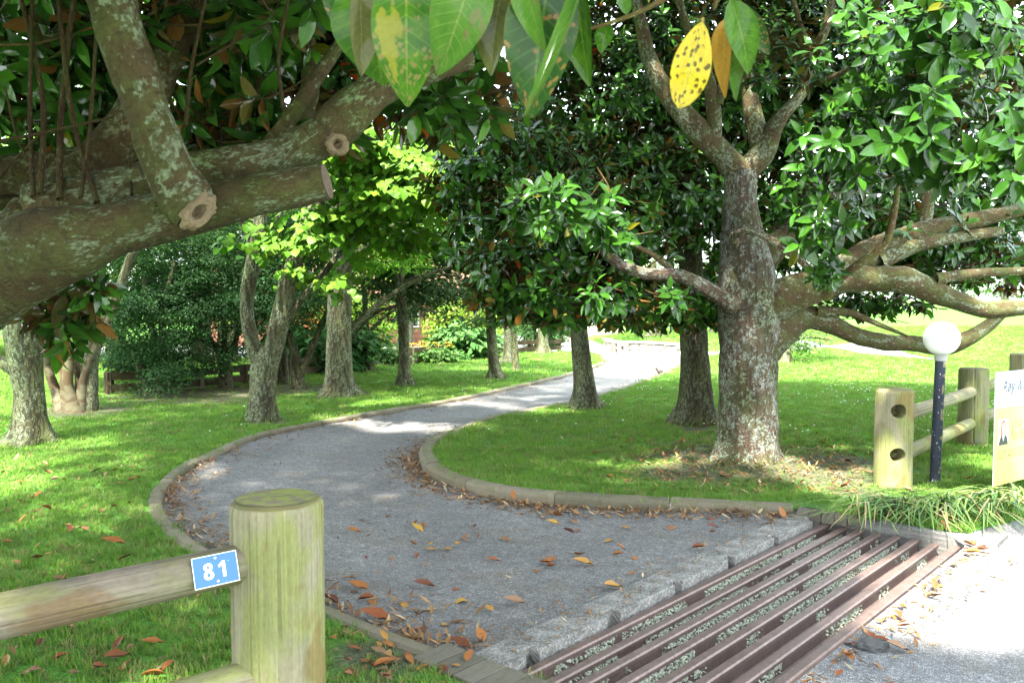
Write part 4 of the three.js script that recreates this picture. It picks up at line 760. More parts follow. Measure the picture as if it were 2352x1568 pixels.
// ---------------------------------------------------------------- round-rail fences
function roundWood(a, b, r, o = {}) {   // a peeled pine round with eased ends; uv in metres
  const L = a.distanceTo(b), pr = [[0, 0], [r * 0.86, 0], [r * 0.96, r * 0.07], [r, r * 0.16], [r, L / 3], [r, (2 * L) / 3], [r, L - r * 0.2], [r * 0.97, L - r * 0.08], [r * 0.86, L], [0, L]];
  const g = new THREE.LatheGeometry(pr.map(([x, y]) => new THREE.Vector2(x, y)), o.seg ?? 40), p = g.attributes.position, uv = g.attributes.uv;
  for (let i = 0; i < p.count; i++) {
    const x = p.getX(i), y = p.getY(i), z = p.getZ(i), th = Math.atan2(x, z), q = Math.hypot(x, z);
    let k = 1 + 0.012 * n3(Math.cos(th) * 1.5 + y * 0.7, Math.sin(th) * 1.5, (o.seed ?? 0));
    for (const [cth, dep, wd, y0, y1] of o.cracks ?? []) { let d = Math.abs(th - cth - 0.015 * Math.sin(y * 9)); if (d > Math.PI) d = 2 * Math.PI - d; if (d < wd && y >= y0 && y <= y1 && q > r * 0.7) k -= dep * (1 - d / wd); }
    if (q < r * 0.5) k = 1;
    p.setXYZ(i, x * k, y, z * k);
    if (q < r * 0.9 && (y < 1e-6 || y > L - 1e-6)) uv.setXY(i, 0.3 + z * 1.6 + (o.seed ?? 0) * 0.13, x * 0.5); else uv.setXY(i, th * r + (o.seed ?? 0) * 0.173, y + (o.seed ?? 0) * 0.31);
  }
  g.computeVertexNormals();
  g.applyQuaternion(q1.setFromUnitVectors(UP, b.clone().sub(a).normalize())); g.translate(a.x, a.y, a.z);
  return g;
}
function bored(geo, holes) {   // holes: [from, to, radius]
  const ev = new Evaluator(); ev.useGroups = false; ev.attributes = ['position', 'normal', 'uv'];
  let b = new Brush(geo); b.updateMatrixWorld();
  for (const [p, q, r] of holes) { const c = new THREE.CylinderGeometry(r, r, p.distanceTo(q), 28); c.applyQuaternion(q1.setFromUnitVectors(UP, q.clone().sub(p).normalize())); const m = p.clone().lerp(q, 0.5); c.translate(m.x, m.y, m.z); const h = new Brush(c); h.updateMatrixWorld(); b = ev.evaluate(b, h, SUBTRACTION); }
  return b.geometry;
}
const woodTone = (r, g, b) => { const m = M.wood.clone(); m.color.setRGB(r, g, b); return m; };
const woodA = woodTone(1, 1.02, 0.9), woodB = woodTone(0.85, 0.8, 0.85), woodC = woodTone(0.72, 0.78, 0.62);
{
  const base = gnd(644, 700 + (1893 * 1.52) / 2.757, 0), t = thing('round_rail_fence', 'near round-wood gate post with two rails running out at the lower left', 'fence', base);
  const p = base.clone(), a = V(p.x, -0.25, p.z), topY = 0.885;
  part('post', roundWood(a, V(p.x - 0.002, topY, p.z), 0.15, { seg: 220, seed: 1, cracks: [[-0.98, 0.11, 0.032, 0.8, 2], [-0.42, 0.016, 0.013, 0, 0.85], [0.28, 0.014, 0.015, 0.1, 2], [0.7, 0.014, 0.015, 0, 2]] }), woodA, t);
  const ring = maps(256, 256, (u, v) => { const x = u - 0.46, y = v - 0.53, r = Math.hypot(x, y) + 0.02 * fbm(u, v, 5, 5, 3, 881), k = 0.5 + 0.5 * Math.sin(r * 210), m = sst(0.35, 0.65, fbm(u, v, 5, 5, 4, 883)), cr = (1 - sst(0.004, 0.012, Math.abs(y - 0.2 * x + 0.02 * Math.sin(x * 30)))) * sst(0.0, 0.1, x + 0.1), f = fbm(u, v, 60, 60, 2, 885); let c = mix3([0.16, 0.14, 0.085], [0.2, 0.225, 0.06], m); const g = 0.8 + 0.12 * k + 0.25 * f; return [...mix3(c.map((q) => q * g), [0.04, 0.035, 0.02], cr * 0.8), 0.5 + 0.2 * k - 0.4 * cr]; });
  const cap = new THREE.CircleGeometry(0.128, 40); cap.rotateX(-Math.PI / 2); cap.translate(p.x - 0.002, topY + 0.002, p.z); part('end_grain', cap, surf('mossy end grain', ring, 0.002), t);
  // the rails leave the post toward the near left
  const e1 = V(p.x - 0.02, 0.692, p.z + 0.03), r0 = V(-2.55, 0.672, -1.165);
  part('rail', roundWood(e1.clone().add(V(0.05, 0.003, -0.045)), r0, 0.062, { seg: 120, seed: 3, cracks: [[0.6, 0.05, 0.055, 0, 0.75], [0.95, 0.06, 0.055, 0.7, 3]] }), woodB, t);
  part('rail', roundWood(V(p.x + 0.03, 0.312, p.z + 0.01), V(-2.55, 0.312, -1.165), 0.064, { seg: 80, seed: 5 }), woodA, t);
  part('post', roundWood(V(-2.62, -0.25, -1.12), V(-2.62, 0.85, -1.12), 0.15, { seg: 40, seed: 9 }), woodA, t);
  // blue number plate screwed to the upper rail
  const dir = r0.clone().sub(e1).normalize(), c0 = at(483, 1307, 2.52), ax = dir.clone().negate();
  const pl = thing('number_plate', 'blue house number plate reading 81 screwed to the upper rail', 'number plate', c0);
  const cv = document.createElement('canvas'); cv.width = 512; cv.height = 330; const cx = cv.getContext('2d');
  cx.fillStyle = '#e8eef4'; cx.fillRect(0, 0, 512, 330); cx.fillStyle = '#2560a6'; cx.fillRect(7, 7, 498, 316);
  cx.fillStyle = '#f2f4f4'; cx.font = 'bold 235px sans-serif'; cx.textAlign = 'center'; cx.fillText('8', 172, 252); cx.fillText('1', 338, 252);
  reseed(4); for (let i = 0; i < 26; i++) { cx.fillStyle = rnd() < 0.6 ? 'rgba(225,232,238,.8)' : 'rgba(60,60,70,.6)'; cx.fillRect(rnd() * 512, rnd() < 0.5 ? rnd() * 330 : rnd() < 0.5 ? 318 : 6, rr(2, 14), rr(1, 4)); }
  const ct = new THREE.CanvasTexture(cv); ct.colorSpace = THREE.SRGBColorSpace; ct.magFilter = THREE.LinearFilter;
  const nrm = V(-ax.z, 0, ax.x); if (nrm.z < 0) nrm.negate(); nrm.applyAxisAngle(ax, -0.32); if (nrm.y < 0) nrm.applyAxisAngle(ax, 0.64);
  const upv = V().crossVectors(nrm, ax).normalize(); if (upv.y < 0) upv.negate();
  const basis = new THREE.Matrix4().makeBasis(ax, upv, nrm), mid = e1.clone().addScaledVector(dir, clamp(c0.clone().sub(e1).dot(dir), 0.05, 2)).addScaledVector(nrm, 0.0665); pl.position.copy(mid);
  pl.quaternion.setFromRotationMatrix(basis);
  const plain = mat('plate enamel', { color: new THREE.Color(0.01, 0.07, 0.3), roughness: 0.5 }), face = mat('plate print', { map: ct, roughness: 0.42 });
  const bg = new THREE.BoxGeometry(0.138, 0.093, 0.0016); const bm = shade(new THREE.Mesh(bg, [plain, plain, plain, plain, face, plain])); bm.name = 'plate'; pl.add(bm);
  const sg = new THREE.SphereGeometry(0.0055, 12, 8); sg.scale(1, 1, 0.5); const zinc = mat('zinc', { color: new THREE.Color(0.4, 0.4, 0.4), metalness: 0.7, roughness: 0.45 });
  for (const y of [0.035, -0.035]) { const s = shade(new THREE.Mesh(sg, zinc)); s.name = 'screw'; s.position.set(0.002, y, 0.0015); pl.add(s); }
}
{
  const A = gndH(2051, 1118), B = gndH(2234, 1019), base = A.clone(), t = thing('round_rail_fence', 'round-wood post and rail fence on the right lawn behind the globe lamp', 'fence', base);
  const dAB = B.clone().sub(A), C = B.clone().addScaledVector(dAB, 0.98), E = C.clone().addScaledVector(dAB, 0.98);
  const post = (p, top, r, o) => roundWood(V(p.x, p.y - 0.3, p.z), V(p.x, top, p.z), r, o);
  const hole = (y) => { const f = V(-dAB.x, 0, -dAB.z).normalize(); f.set(0.06, 0, 1).normalize(); return [V(A.x - 0.035, y, A.z).addScaledVector(f, 0.2), V(A.x - 0.035, y, A.z).addScaledVector(f, -0.02), 0.058]; };
  const yA = 1.52 - ((893 - 700) / F) * -A.z;
  part('post', bored(post(A, yA, 0.15, { seg: 90, seed: 2, cracks: [[0.3, 0.02, 0.05, 0.2, 2]] }), [hole(1.52 - (245 / F) * (-A.z - 0.14)), hole(1.52 - (347 / F) * (-A.z - 0.14))]), woodA, t);
  part('post', post(B, 1.52 - ((845 - 700) / F) * -B.z, 0.15, { seg: 150, seed: 4, cracks: [[-0.45, 0.12, 0.05, 0, 3]] }), woodC, t);
  part('post', post(C, 0.86 + C.y, 0.15, { seg: 60, seed: 6, cracks: [[-0.4, 0.1, 0.1, 0, 3]] }), woodC, t);
  part('post', post(E, 0.86 + E.y, 0.15, { seed: 8 }), woodC, t);
  const P4 = [A, B, C, E];
  for (let i = 0; i < 3; i++) for (const h of [0.575, 0.235]) part('rail', roundWood(V(P4[i].x, P4[i].y + h, P4[i].z), V(P4[i + 1].x, P4[i + 1].y + h, P4[i + 1].z), 0.06, { seg: 28, seed: i * 2 + h * 9 }), i ? woodC : woodA, t);
}
// ---------------------------------------------------------------- globe lamp and board
{
  const b = gndH(2148, 1110), D = -b.z, t = thing('globe_lamp', 'white globe lamp on a leaning dark pole before the right fence', 'lamp', b), top = at(2162, 815, D), gc = at(2164, 777, D), r = (39 * D) / F;
  const poleTex = maps(128, 256, (u, v) => { const f = fbm(u, v, 6, 30, 4, 31), chip = sst(0.785, 0.8, fbm(u, v, 14, 40, 3, 33)), moss = sst(0.5, 0.65, f) * sst(0.62, 0.75, Math.abs(u - 0.2) < 0.2 ? 0.9 : 0.3 + 0.4 * fbm(u, v, 5, 9, 2, 35)); let c = mix3([0.03, 0.036, 0.052], [0.2, 0.17, 0.09], moss); return [...mix3(c, [0.55, 0.57, 0.6], chip), f]; });
  const pole = surf('chipped black paint', poleTex, 0.001, { roughness: 0.5 }), ax = top.clone().sub(b);
  const g = new THREE.CylinderGeometry(0.043, 0.044, ax.length() + 0.2, 28, 6); g.translate(0, ax.length() / 2 - 0.1, 0); g.applyQuaternion(q1.setFromUnitVectors(UP, ax.clone().normalize())); g.translate(b.x, b.y, b.z); part('pole', g, pole, t);
  const cg = new THREE.LatheGeometry([[0.047, -0.05], [0.05, -0.04], [0.05, 0.0], [0.075, 0.02], [0.08, 0.034], [0.03, 0.036]].map(([x, y]) => new THREE.Vector2(x, y)), 28); cg.applyQuaternion(q1.setFromUnitVectors(UP, ax.clone().normalize())); cg.translate(top.x, top.y, top.z);
  part('collar', cg, mat('grey cast collar', { color: new THREE.Color(0.3, 0.3, 0.29), roughness: 0.6 }), t);
  const sg = new THREE.SphereGeometry(r, 48, 32); sg.translate(gc.x, gc.y, gc.z); part('globe', sg, mat('opal acrylic', { color: new THREE.Color(0.84, 0.84, 0.83), roughness: 0.28 }), t);
}
{
  const a = at(2281, 1118, 6.3), b2 = at(2352, 1106, 6.6), d = b2.clone().sub(a).setY(0).normalize(), base = gndH(2330, 1140), t = thing('advertising_board', 'white and yellow estate agent board on wooden stakes at the right edge', 'sign', base);
  const Wb = 1.2, Hb = 0.885, cv = document.createElement('canvas'); cv.width = 1024; cv.height = 756; const c = cv.getContext('2d');
  c.fillStyle = '#b0b3b8'; c.fillRect(0, 0, 1024, 756); c.fillStyle = '#b8b25c'; c.fillRect(0, 238, 1024, 518);
  c.fillStyle = '#0c1236'; c.font = 'italic bold 96px sans-serif'; c.fillText('Ray White', 100, 136);
  c.fillStyle = '#c4c0b8'; c.fillRect(52, 318, 142, 172);
  // a woman's portrait: long red hair, dark jacket
  c.fillStyle = '#9a4f32'; c.beginPath(); c.ellipse(124, 378, 38, 54, 0, 0, 7); c.fill(); c.fillRect(88, 378, 32, 64);
  c.fillStyle = '#d6a184'; c.beginPath(); c.ellipse(128, 376, 24, 34, 0, 0, 7); c.fill(); c.fillRect(116, 396, 22, 30);
  c.fillStyle = '#5a3628'; c.fillRect(116, 368, 8, 4); c.fillRect(133, 368, 8, 4); c.fillStyle = '#a84a44'; c.fillRect(120, 392, 17, 4);
  c.fillStyle = '#14161e'; c.beginPath(); c.moveTo(62, 490); c.quadraticCurveTo(72, 436, 110, 424); c.lineTo(128, 468); c.lineTo(144, 420); c.quadraticCurveTo(188, 434, 192, 490); c.fill();
  c.fillStyle = '#d4d0da'; c.beginPath(); c.moveTo(112, 424); c.lineTo(128, 468); c.lineTo(143, 422); c.fill();
  c.fillStyle = '#38360a'; c.font = '94px sans-serif'; c.fillText('Lisa', 236, 388); c.fillText('McBe', 236, 470); c.font = '76px sans-serif'; c.fillText('027 490 929', 48, 584);
  const ct = new THREE.CanvasTexture(cv); ct.colorSpace = THREE.SRGBColorSpace; ct.magFilter = THREE.LinearFilter;
  const face = mat('printed board', { map: ct, roughness: 0.55 }), edge = mat('board core', { color: new THREE.Color(0.75, 0.75, 0.72), roughness: 0.7 });
  const g = new THREE.BoxGeometry(Wb, Hb, 0.006), ang = Math.atan2(-d.z, d.x); g.rotateY(ang);
  const c0 = a.clone().addScaledVector(d, Wb / 2).add(V(0, Hb / 2, 0)); g.translate(c0.x, c0.y, c0.z);
  const m = part('board', g, edge, t); m.material = [edge, edge, edge, edge, face, edge];
  for (const s of [0.16, 0.36, 1.05]) { const sgm = new THREE.BoxGeometry(0.045, 0.75, 0.03); sgm.rotateY(ang); const p = a.clone().addScaledVector(d, s); sgm.translate(p.x - d.z * -0.022, a.y + 0.15, p.z - 0.02); part('stake', sgm, woodB, t); }
}
// ---------------------------------------------------------------- far fence, yard, house, walls
{
  const t = thing('post_and_rail_fence', 'dark weathered post and rail fence along the back of the left lawn', 'fence', gndH(800, 842));
  const posts = [[250, 905, 52], [360, 898, 48], [459, 891, 46], [560, 880, 44], [660, 868, 42], [800, 846, 40], [882, 838, 34], [945, 838, 42], [1052, 822, 34], [1150, 814, 32], [1216, 810, 30], [1285, 806, 28]];
  const W3 = posts.map(([u, v]) => gndH(u, v));
  posts.forEach(([u, v, h], i) => { const p = W3[i], hh = (h * -p.z) / F, g = new RoundedBoxGeometry(0.13, hh + 0.2, 0.11, 1, 0.008); const uv = g.attributes.uv; for (let k = 0; k < uv.count; k++) uv.setXY(k, uv.getX(k) * 0.13 + i * 0.3, uv.getY(k) * 0.6); g.translate(p.x, p.y + hh / 2 - 0.1, p.z); part('post', g, i === 2 || i === 7 ? woodB : M.woodDark, t); });
  for (let i = 0; i + 1 < W3.length; i++) for (const k of [0.8, 0.28]) {
    const a = W3[i], b = W3[i + 1], ha = (posts[i][2] * -a.z) / F, hb = (posts[i + 1][2] * -b.z) / F, A = V(a.x, a.y + ha * k, a.z + 0.07), B = V(b.x, b.y + hb * k, b.z + 0.07), L = A.distanceTo(B);
    const g = new THREE.BoxGeometry(L, 0.13, 0.04); g.applyQuaternion(q1.setFromUnitVectors(V(1, 0, 0), B.clone().sub(A).normalize())); const m = A.clone().lerp(B, 0.5); g.translate(m.x, m.y, m.z + (i % 2) * 0.006); part('rail', g, M.woodDark, t);
  }
}
{
  const b = V(-6.6, H(-6.6, -35) - 0.1, -35), t = thing('house', 'low brown weatherboard house with a sunlit terracotta roof behind the left trees', 'house', b);
  const x0 = -13, x1 = -1.6, z = -34.2, y0 = b.y, hb = 0.2, wallTop = y0 + 2.2, boardM = [0.9, 1, 1.12].map((k) => mat('stained board', { color: new THREE.Color(0.2 * k, 0.085 * k, 0.05 * k), roughness: 0.8 }));
  const wg = new THREE.BoxGeometry(x1 - x0, 2.3, 7); wg.translate((x0 + x1) / 2, y0 + 1.1, z - 3.54); part('wall', wg, boardM[0], t);
  for (let i = 0; i < 11; i++) { const g = new THREE.BoxGeometry(x1 - x0, hb - 0.012, 0.03); g.rotateX(-0.07); g.translate((x0 + x1) / 2, y0 + 0.1 + i * hb, z); part('weatherboard', g, boardM[i % 3], t); }
  const og = new THREE.BoxGeometry(1.6, 1.9, 0.05); og.translate(-8.2, y0 + 1.0, z + 0.06); part('garage_door', og, mat('orange door', { color: new THREE.Color(0.42, 0.1, 0.035), roughness: 0.7 }), t);
  const win = part('window', (() => { const g = new THREE.BoxGeometry(1.5, 1.0, 0.06); g.translate(-4.6, y0 + 1.35, z + 0.03); return g; })(), mat('window frame', { color: new THREE.Color(0.6, 0.58, 0.55), roughness: 0.6 }), t);
  const pg = new THREE.BoxGeometry(1.36, 0.86, 0.02); pg.translate(-4.6, y0 + 1.35, z + 0.065); const pane = shade(new THREE.Mesh(pg, mat('dark glass', { color: new THREE.Color(0.02, 0.025, 0.03), roughness: 0.1 }))); pane.name = 'pane'; win.add(pane);
  // tiled roof in courses
  const slope = 0.48, courses = 14, run = 4.6, tileM = [surf('roof tile', T.tile, 0.004), surf('roof tile pale', T.tile, 0.004, { color: new THREE.Color(1.15, 1.15, 1.15) })];
  for (let i = 0; i < courses; i++) { const k = i / courses, g = new THREE.BoxGeometry(x1 - x0 + 1 - k * 3, 0.03, run / courses / Math.cos(slope) + 0.06); const uv = g.attributes.uv; for (let q = 0; q < uv.count; q++) uv.setXY(q, uv.getX(q) * 8, uv.getY(q) + i * 0.3); g.rotateX(slope + 0.05); g.translate((x0 + x1) / 2, wallTop + 0.02 + (k + 0.5 / courses) * run * Math.tan(slope), z + 0.6 - (k + 0.5 / courses) * run); part('tile_course', g, tileM[i % 2], t); }
  const bg = new THREE.BoxGeometry(x1 - x0 - 2, 2.2, 0.2); bg.translate((x0 + x1) / 2, wallTop + 1.1, z - 4.1); part('gable_back', bg, boardM[0], t);
}
function blockWall(name, label, pts, h, courses, capM) {
  const t = thing(name, label, 'retaining wall', pts[0].clone()), bm = [0.85, 1, 1.18, 1.05].map((k) => { const m = M.concrete.clone(); m.color.setRGB(k * 1.5, k * 1.5, k * 1.75); return m; });
  const c = new THREE.CatmullRomCurve3(pts), L = c.getLength(), bh = h / courses, n = Math.round(L / 0.4), geo = new RoundedBoxGeometry(L / n - 0.012, bh - 0.012, 0.24, 1, 0.014), cap = new RoundedBoxGeometry(L / n - 0.006, 0.07, 0.3, 1, 0.01);
  for (let k = 0; k < courses; k++) for (let i = 0; i < n; i++) {
    const s = clamp((i + 0.5 + (k % 2) * 0.5) / n, 0, 1), p = c.getPointAt(s), tn = c.getTangentAt(s), m = shade(new THREE.Mesh(geo, bm[Math.floor(rnd() * 4)])); m.name = 'block';
    m.position.set(p.x - pts[0].x, p.y + (k + 0.5) * bh - pts[0].y - 0.04, p.z - pts[0].z + rr(-0.008, 0.008)); m.rotation.y = Math.atan2(-tn.z, tn.x); t.add(m);
  }
  for (let i = 0; i < n; i++) { const s = (i + 0.5) / n, p = c.getPointAt(s), tn = c.getTangentAt(s), m = shade(new THREE.Mesh(cap, bm[i % 3])); m.name = 'cap_stone'; m.position.set(p.x - pts[0].x, p.y + h - pts[0].y, p.z - pts[0].z); m.rotation.y = Math.atan2(-tn.z, tn.x); t.add(m); }
}
{
  const w = (u, v) => gnd(u, v, 0);
  const a = w(1414, 808), b = w(1465, 808), c = w(1521, 812);
  blockWall('block_wall', 'low grey block retaining wall beside the far bend of the drive', [V(a.x - 0.05, -0.08, a.z - 2.2), V(a.x - 0.02, -0.08, a.z - 0.4), V(a.x + 0.18, -0.08, a.z), V(b.x, -0.08, b.z + 0.2), V(c.x, -0.08, c.z - 0.1), V(c.x + 0.45, -0.1, c.z + 0.25)], 0.4, 4);
  blockWall('block_wall', 'sunlit pale block wall in the yard beyond the nearer block wall', [V(1.9, -0.1, -38.5), V(3.6, -0.1, -37), V(4.6, -0.05, -35)], 0.75, 5);
}
// small path light in the yard
{
  const b = gndH(1234, 808), D = -b.z, t = thing('path_light', 'slim path light with a small white bulb at the yard edge', 'lamp', b), h = at(1234, 752, D).y - b.y;
  const g = new THREE.CylinderGeometry(0.035, 0.04, h, 10); g.translate(b.x, b.y + h / 2, b.z); part('pole', g, M.woodDark, t);
  const s = new THREE.SphereGeometry(0.1, 16, 12); s.scale(1.4, 0.9, 1.4); s.translate(b.x, b.y + h - 0.06, b.z); part('bulb', s, mat('white glass', { color: new THREE.Color(0.85, 0.85, 0.85), roughness: 0.3 }), t);
  const cg = new THREE.ConeGeometry(0.16, 0.1, 16); cg.translate(b.x, b.y + h + 0.06, b.z); part('hood', cg, M.woodDark, t);
}
// ---------------------------------------------------------------- shrubs and far trees
{
  const shrub = (label, name, p, s, n, geo, tone, o = {}) => {
    const b = V(p.x, H(p.x, p.z), p.z), t = thing(name, label, o.cat ?? 'shrub', b);
    const st = []; for (let i = 0; i < 5; i++) st.push(tube([{ p: b.clone().add(V(rr(-0.1, 0.1), -0.05, rr(-0.1, 0.1))), r: 0.03 }, { p: b.clone().add(V(rr(-0.5, 0.5) * s[0], s[1] * 0.9, rr(-0.5, 0.5) * s[2])), r: 0.012 }], { rad: 5, seg: 0.4, lump: 0 }));
    part('stem', mergeGeometries(st), M.barkPale, t, 'stuff');
    sprayCrown(t, [{ c: b.clone().add(V(0, s[1], 0)), s, n, low: 0.03, gap: -0.6, hollow: 0.4, ...o }], geo, tone);
    return t;
  };
  const hyd = 'hydrangeas';
  shrub('large-leaved green shrub behind the fence right of the slim trunk', 'leafy_shrub', gndH(1066, 824), [0.85, 0.5, 0.5], 130, sprayBig, [0.06, 0.16, 0.03]);
  shrub('large-leaved shrub behind the shaded fence left of the tall trunk', 'leafy_shrub', gndH(720, 862).add(V(0, 0, -1.2)), [1.3, 0.6, 0.8], 180, sprayBig, [0.05, 0.14, 0.03]);
  shrub('dark evergreen shrub by the mulch bed left of the maples', 'leafy_shrub', gndH(262, 880).add(V(0, 0, -0.9)), [0.55, 0.42, 0.5], 90, spray[0], [0.03, 0.075, 0.02]);
  shrub('low green shrub at the fence foot left of the slim trunk', 'leafy_shrub', gndH(905, 838), [0.4, 0.24, 0.3], 40, spray[1], [0.07, 0.16, 0.04]);
  const yf = shrub('low clump of orange yellow flowers along the fence right of the slim trunk', 'flower_clump', gndH(990, 832).add(V(0, 0, 0.25)), [0.75, 0.2, 0.3], 80, spray[0], [0.08, 0.18, 0.03]);
  sprayCrown(yf, [{ c: gndH(985, 832).add(V(0, 0.5, 0.4)), s: [0.9, 0.1, 0.3], n: 16, gap: -2, hollow: 0, scale: 0.3 }], spray[1], [0.6, 0.42, 0.05]);
  shrub('yellow-green shrub glowing in the sun behind the fence between two trunks', 'bright_shrub', V(-4.6, 0, -25.5), [1.1, 0.9, 0.8], 160, spray[0], YEL);
  shrub('tall yellow flowering shrub behind the fence near the short leaning trunk', 'bright_shrub', V(-1.4, 0, -25.5), [1.3, 0.9, 0.9], 200, spray[0], [0.2, 0.32, 0.03]);
  shrub('reddish leaved bush beside the house wall', 'red_bush', V(-5.6, 0, -28), [1.5, 1.3, 1], 190, sprayFine, RED);
  shrub('green bank of shrubs above the sunlit yard', 'leafy_shrub', V(0.2, 0, -41), [3.0, 1.0, 1.2], 240, spray[1], [0.1, 0.22, 0.04]);
  shrub('strap-leaved dark shrub at the corner of the sunlit yard', 'leafy_shrub', V(1.2, 0, -31.5), [0.8, 0.5, 0.6], 90, sprayBig, [0.05, 0.12, 0.03]);
  // ring of background trees
  const far = [[-7.5, -21.5, 5.5, YEL], [-11.5, -20, 5, LIME], [-4, -30.5, 7, LIME], [-16.5, -17.5, 5, LIME], [-1.2, -36, 7, YEL], [-13, -27, 6.5, YEL], [-24, -24, 6, LIME], [-19, -34, 7, MID], [-15, -22, 5, LIME], [-12, -44, 8, LIME], [-5.5, -48, 8, YEL], [1, -50, 8, MID], [6, -55, 8, LIME], [13, -62, 8, MID], [21, -70, 9, LIME], [31, -74, 9, MID], [43, -72, 9, LIME], [26, -34, 6, MID], [36, -48, 8, LIME], [-9.5, -25, 5, MID], [-30, -40, 8, MID], [56, -60, 9, MID]];
  const where = ['yellow green tree right behind the forked maple and fence', 'light green tree behind the wide dark maple', 'light green tree between the fence and the house roof', 'light green tree beyond the many-stemmed tree', 'yellow green tree at the right end of the house', 'yellow green tree behind the left maples','spring green tree at the left edge behind the lawn', 'dark green tree far behind the many-stemmed tree', 'light green tree standing beyond the left mulch bed', 'light green tree behind the left end of the house roof', 'yellow green tree rising behind the middle of the house', 'mid green tree behind the sunlit yard', 'light green tree behind the block wall bank', 'mid green tree on the rise beyond the drive bend', 'light green tree far off on the rise right of the bend', 'mid green tree at the top of the bright lawn behind the magnolia', 'light green tree at the far top right of the lawn', 'mid green tree at the right edge of the bright lawn', 'light green tree at the right skyline behind the fence', 'bushy mid green tree behind the fence left of the house', 'mid green tree behind the left edge light green tree', 'mid green tree farthest to the right on the skyline'];
  far.forEach(([x, z, s, tone], i) => {
    const b = V(x, H(x, z), z), t = thing('background_tree', where[i], 'tree', b);
    part('trunk', tube([{ p: b.clone().add(V(0, -0.2, 0)), r: 0.3 }, { p: b.clone().add(V(0.2, s * 0.5, 0)), r: 0.2 }, { p: b.clone().add(V(-0.1, s * 1.1, 0)), r: 0.08 }], { rad: 8, seg: 0.8, flare: 0.4, ground: b.y }), M.barkPale, t);
    const bl = []; for (let k = 0; k < 7; k++) bl.push({ c: b.clone().add(V(rr(-0.5, 0.5) * s, s * rr(0.35, 1.15), rr(-0.4, 0.4) * s)), s: [s * 0.45, s * 0.32, s * 0.45], n: 150, low: 0.2, gap: -0.4 });
    sprayCrown(t, bl, spray[i % 2], tone, {}); t.children.at(-1).userData.kind = 'stuff';
  });
  // far hedge line that closes the view behind the trees
  const ht = thing('hedge', 'long unclipped hedge closing the view beyond the house and lawn', 'hedge', V(0, H(0, -80), -80)); const bl = [];
  for (let i = -6; i < 9; i++) bl.push({ c: V(i * 9 + rr(-2, 2), H(i * 9, -84) + 2.2, -84 + rr(-3, 3)), s: [6, 3.4, 2.5], n: 110, scale: 3, gap: -1 });
  sprayCrown(ht, bl, spray[1], [0.09, 0.19, 0.04]);
}

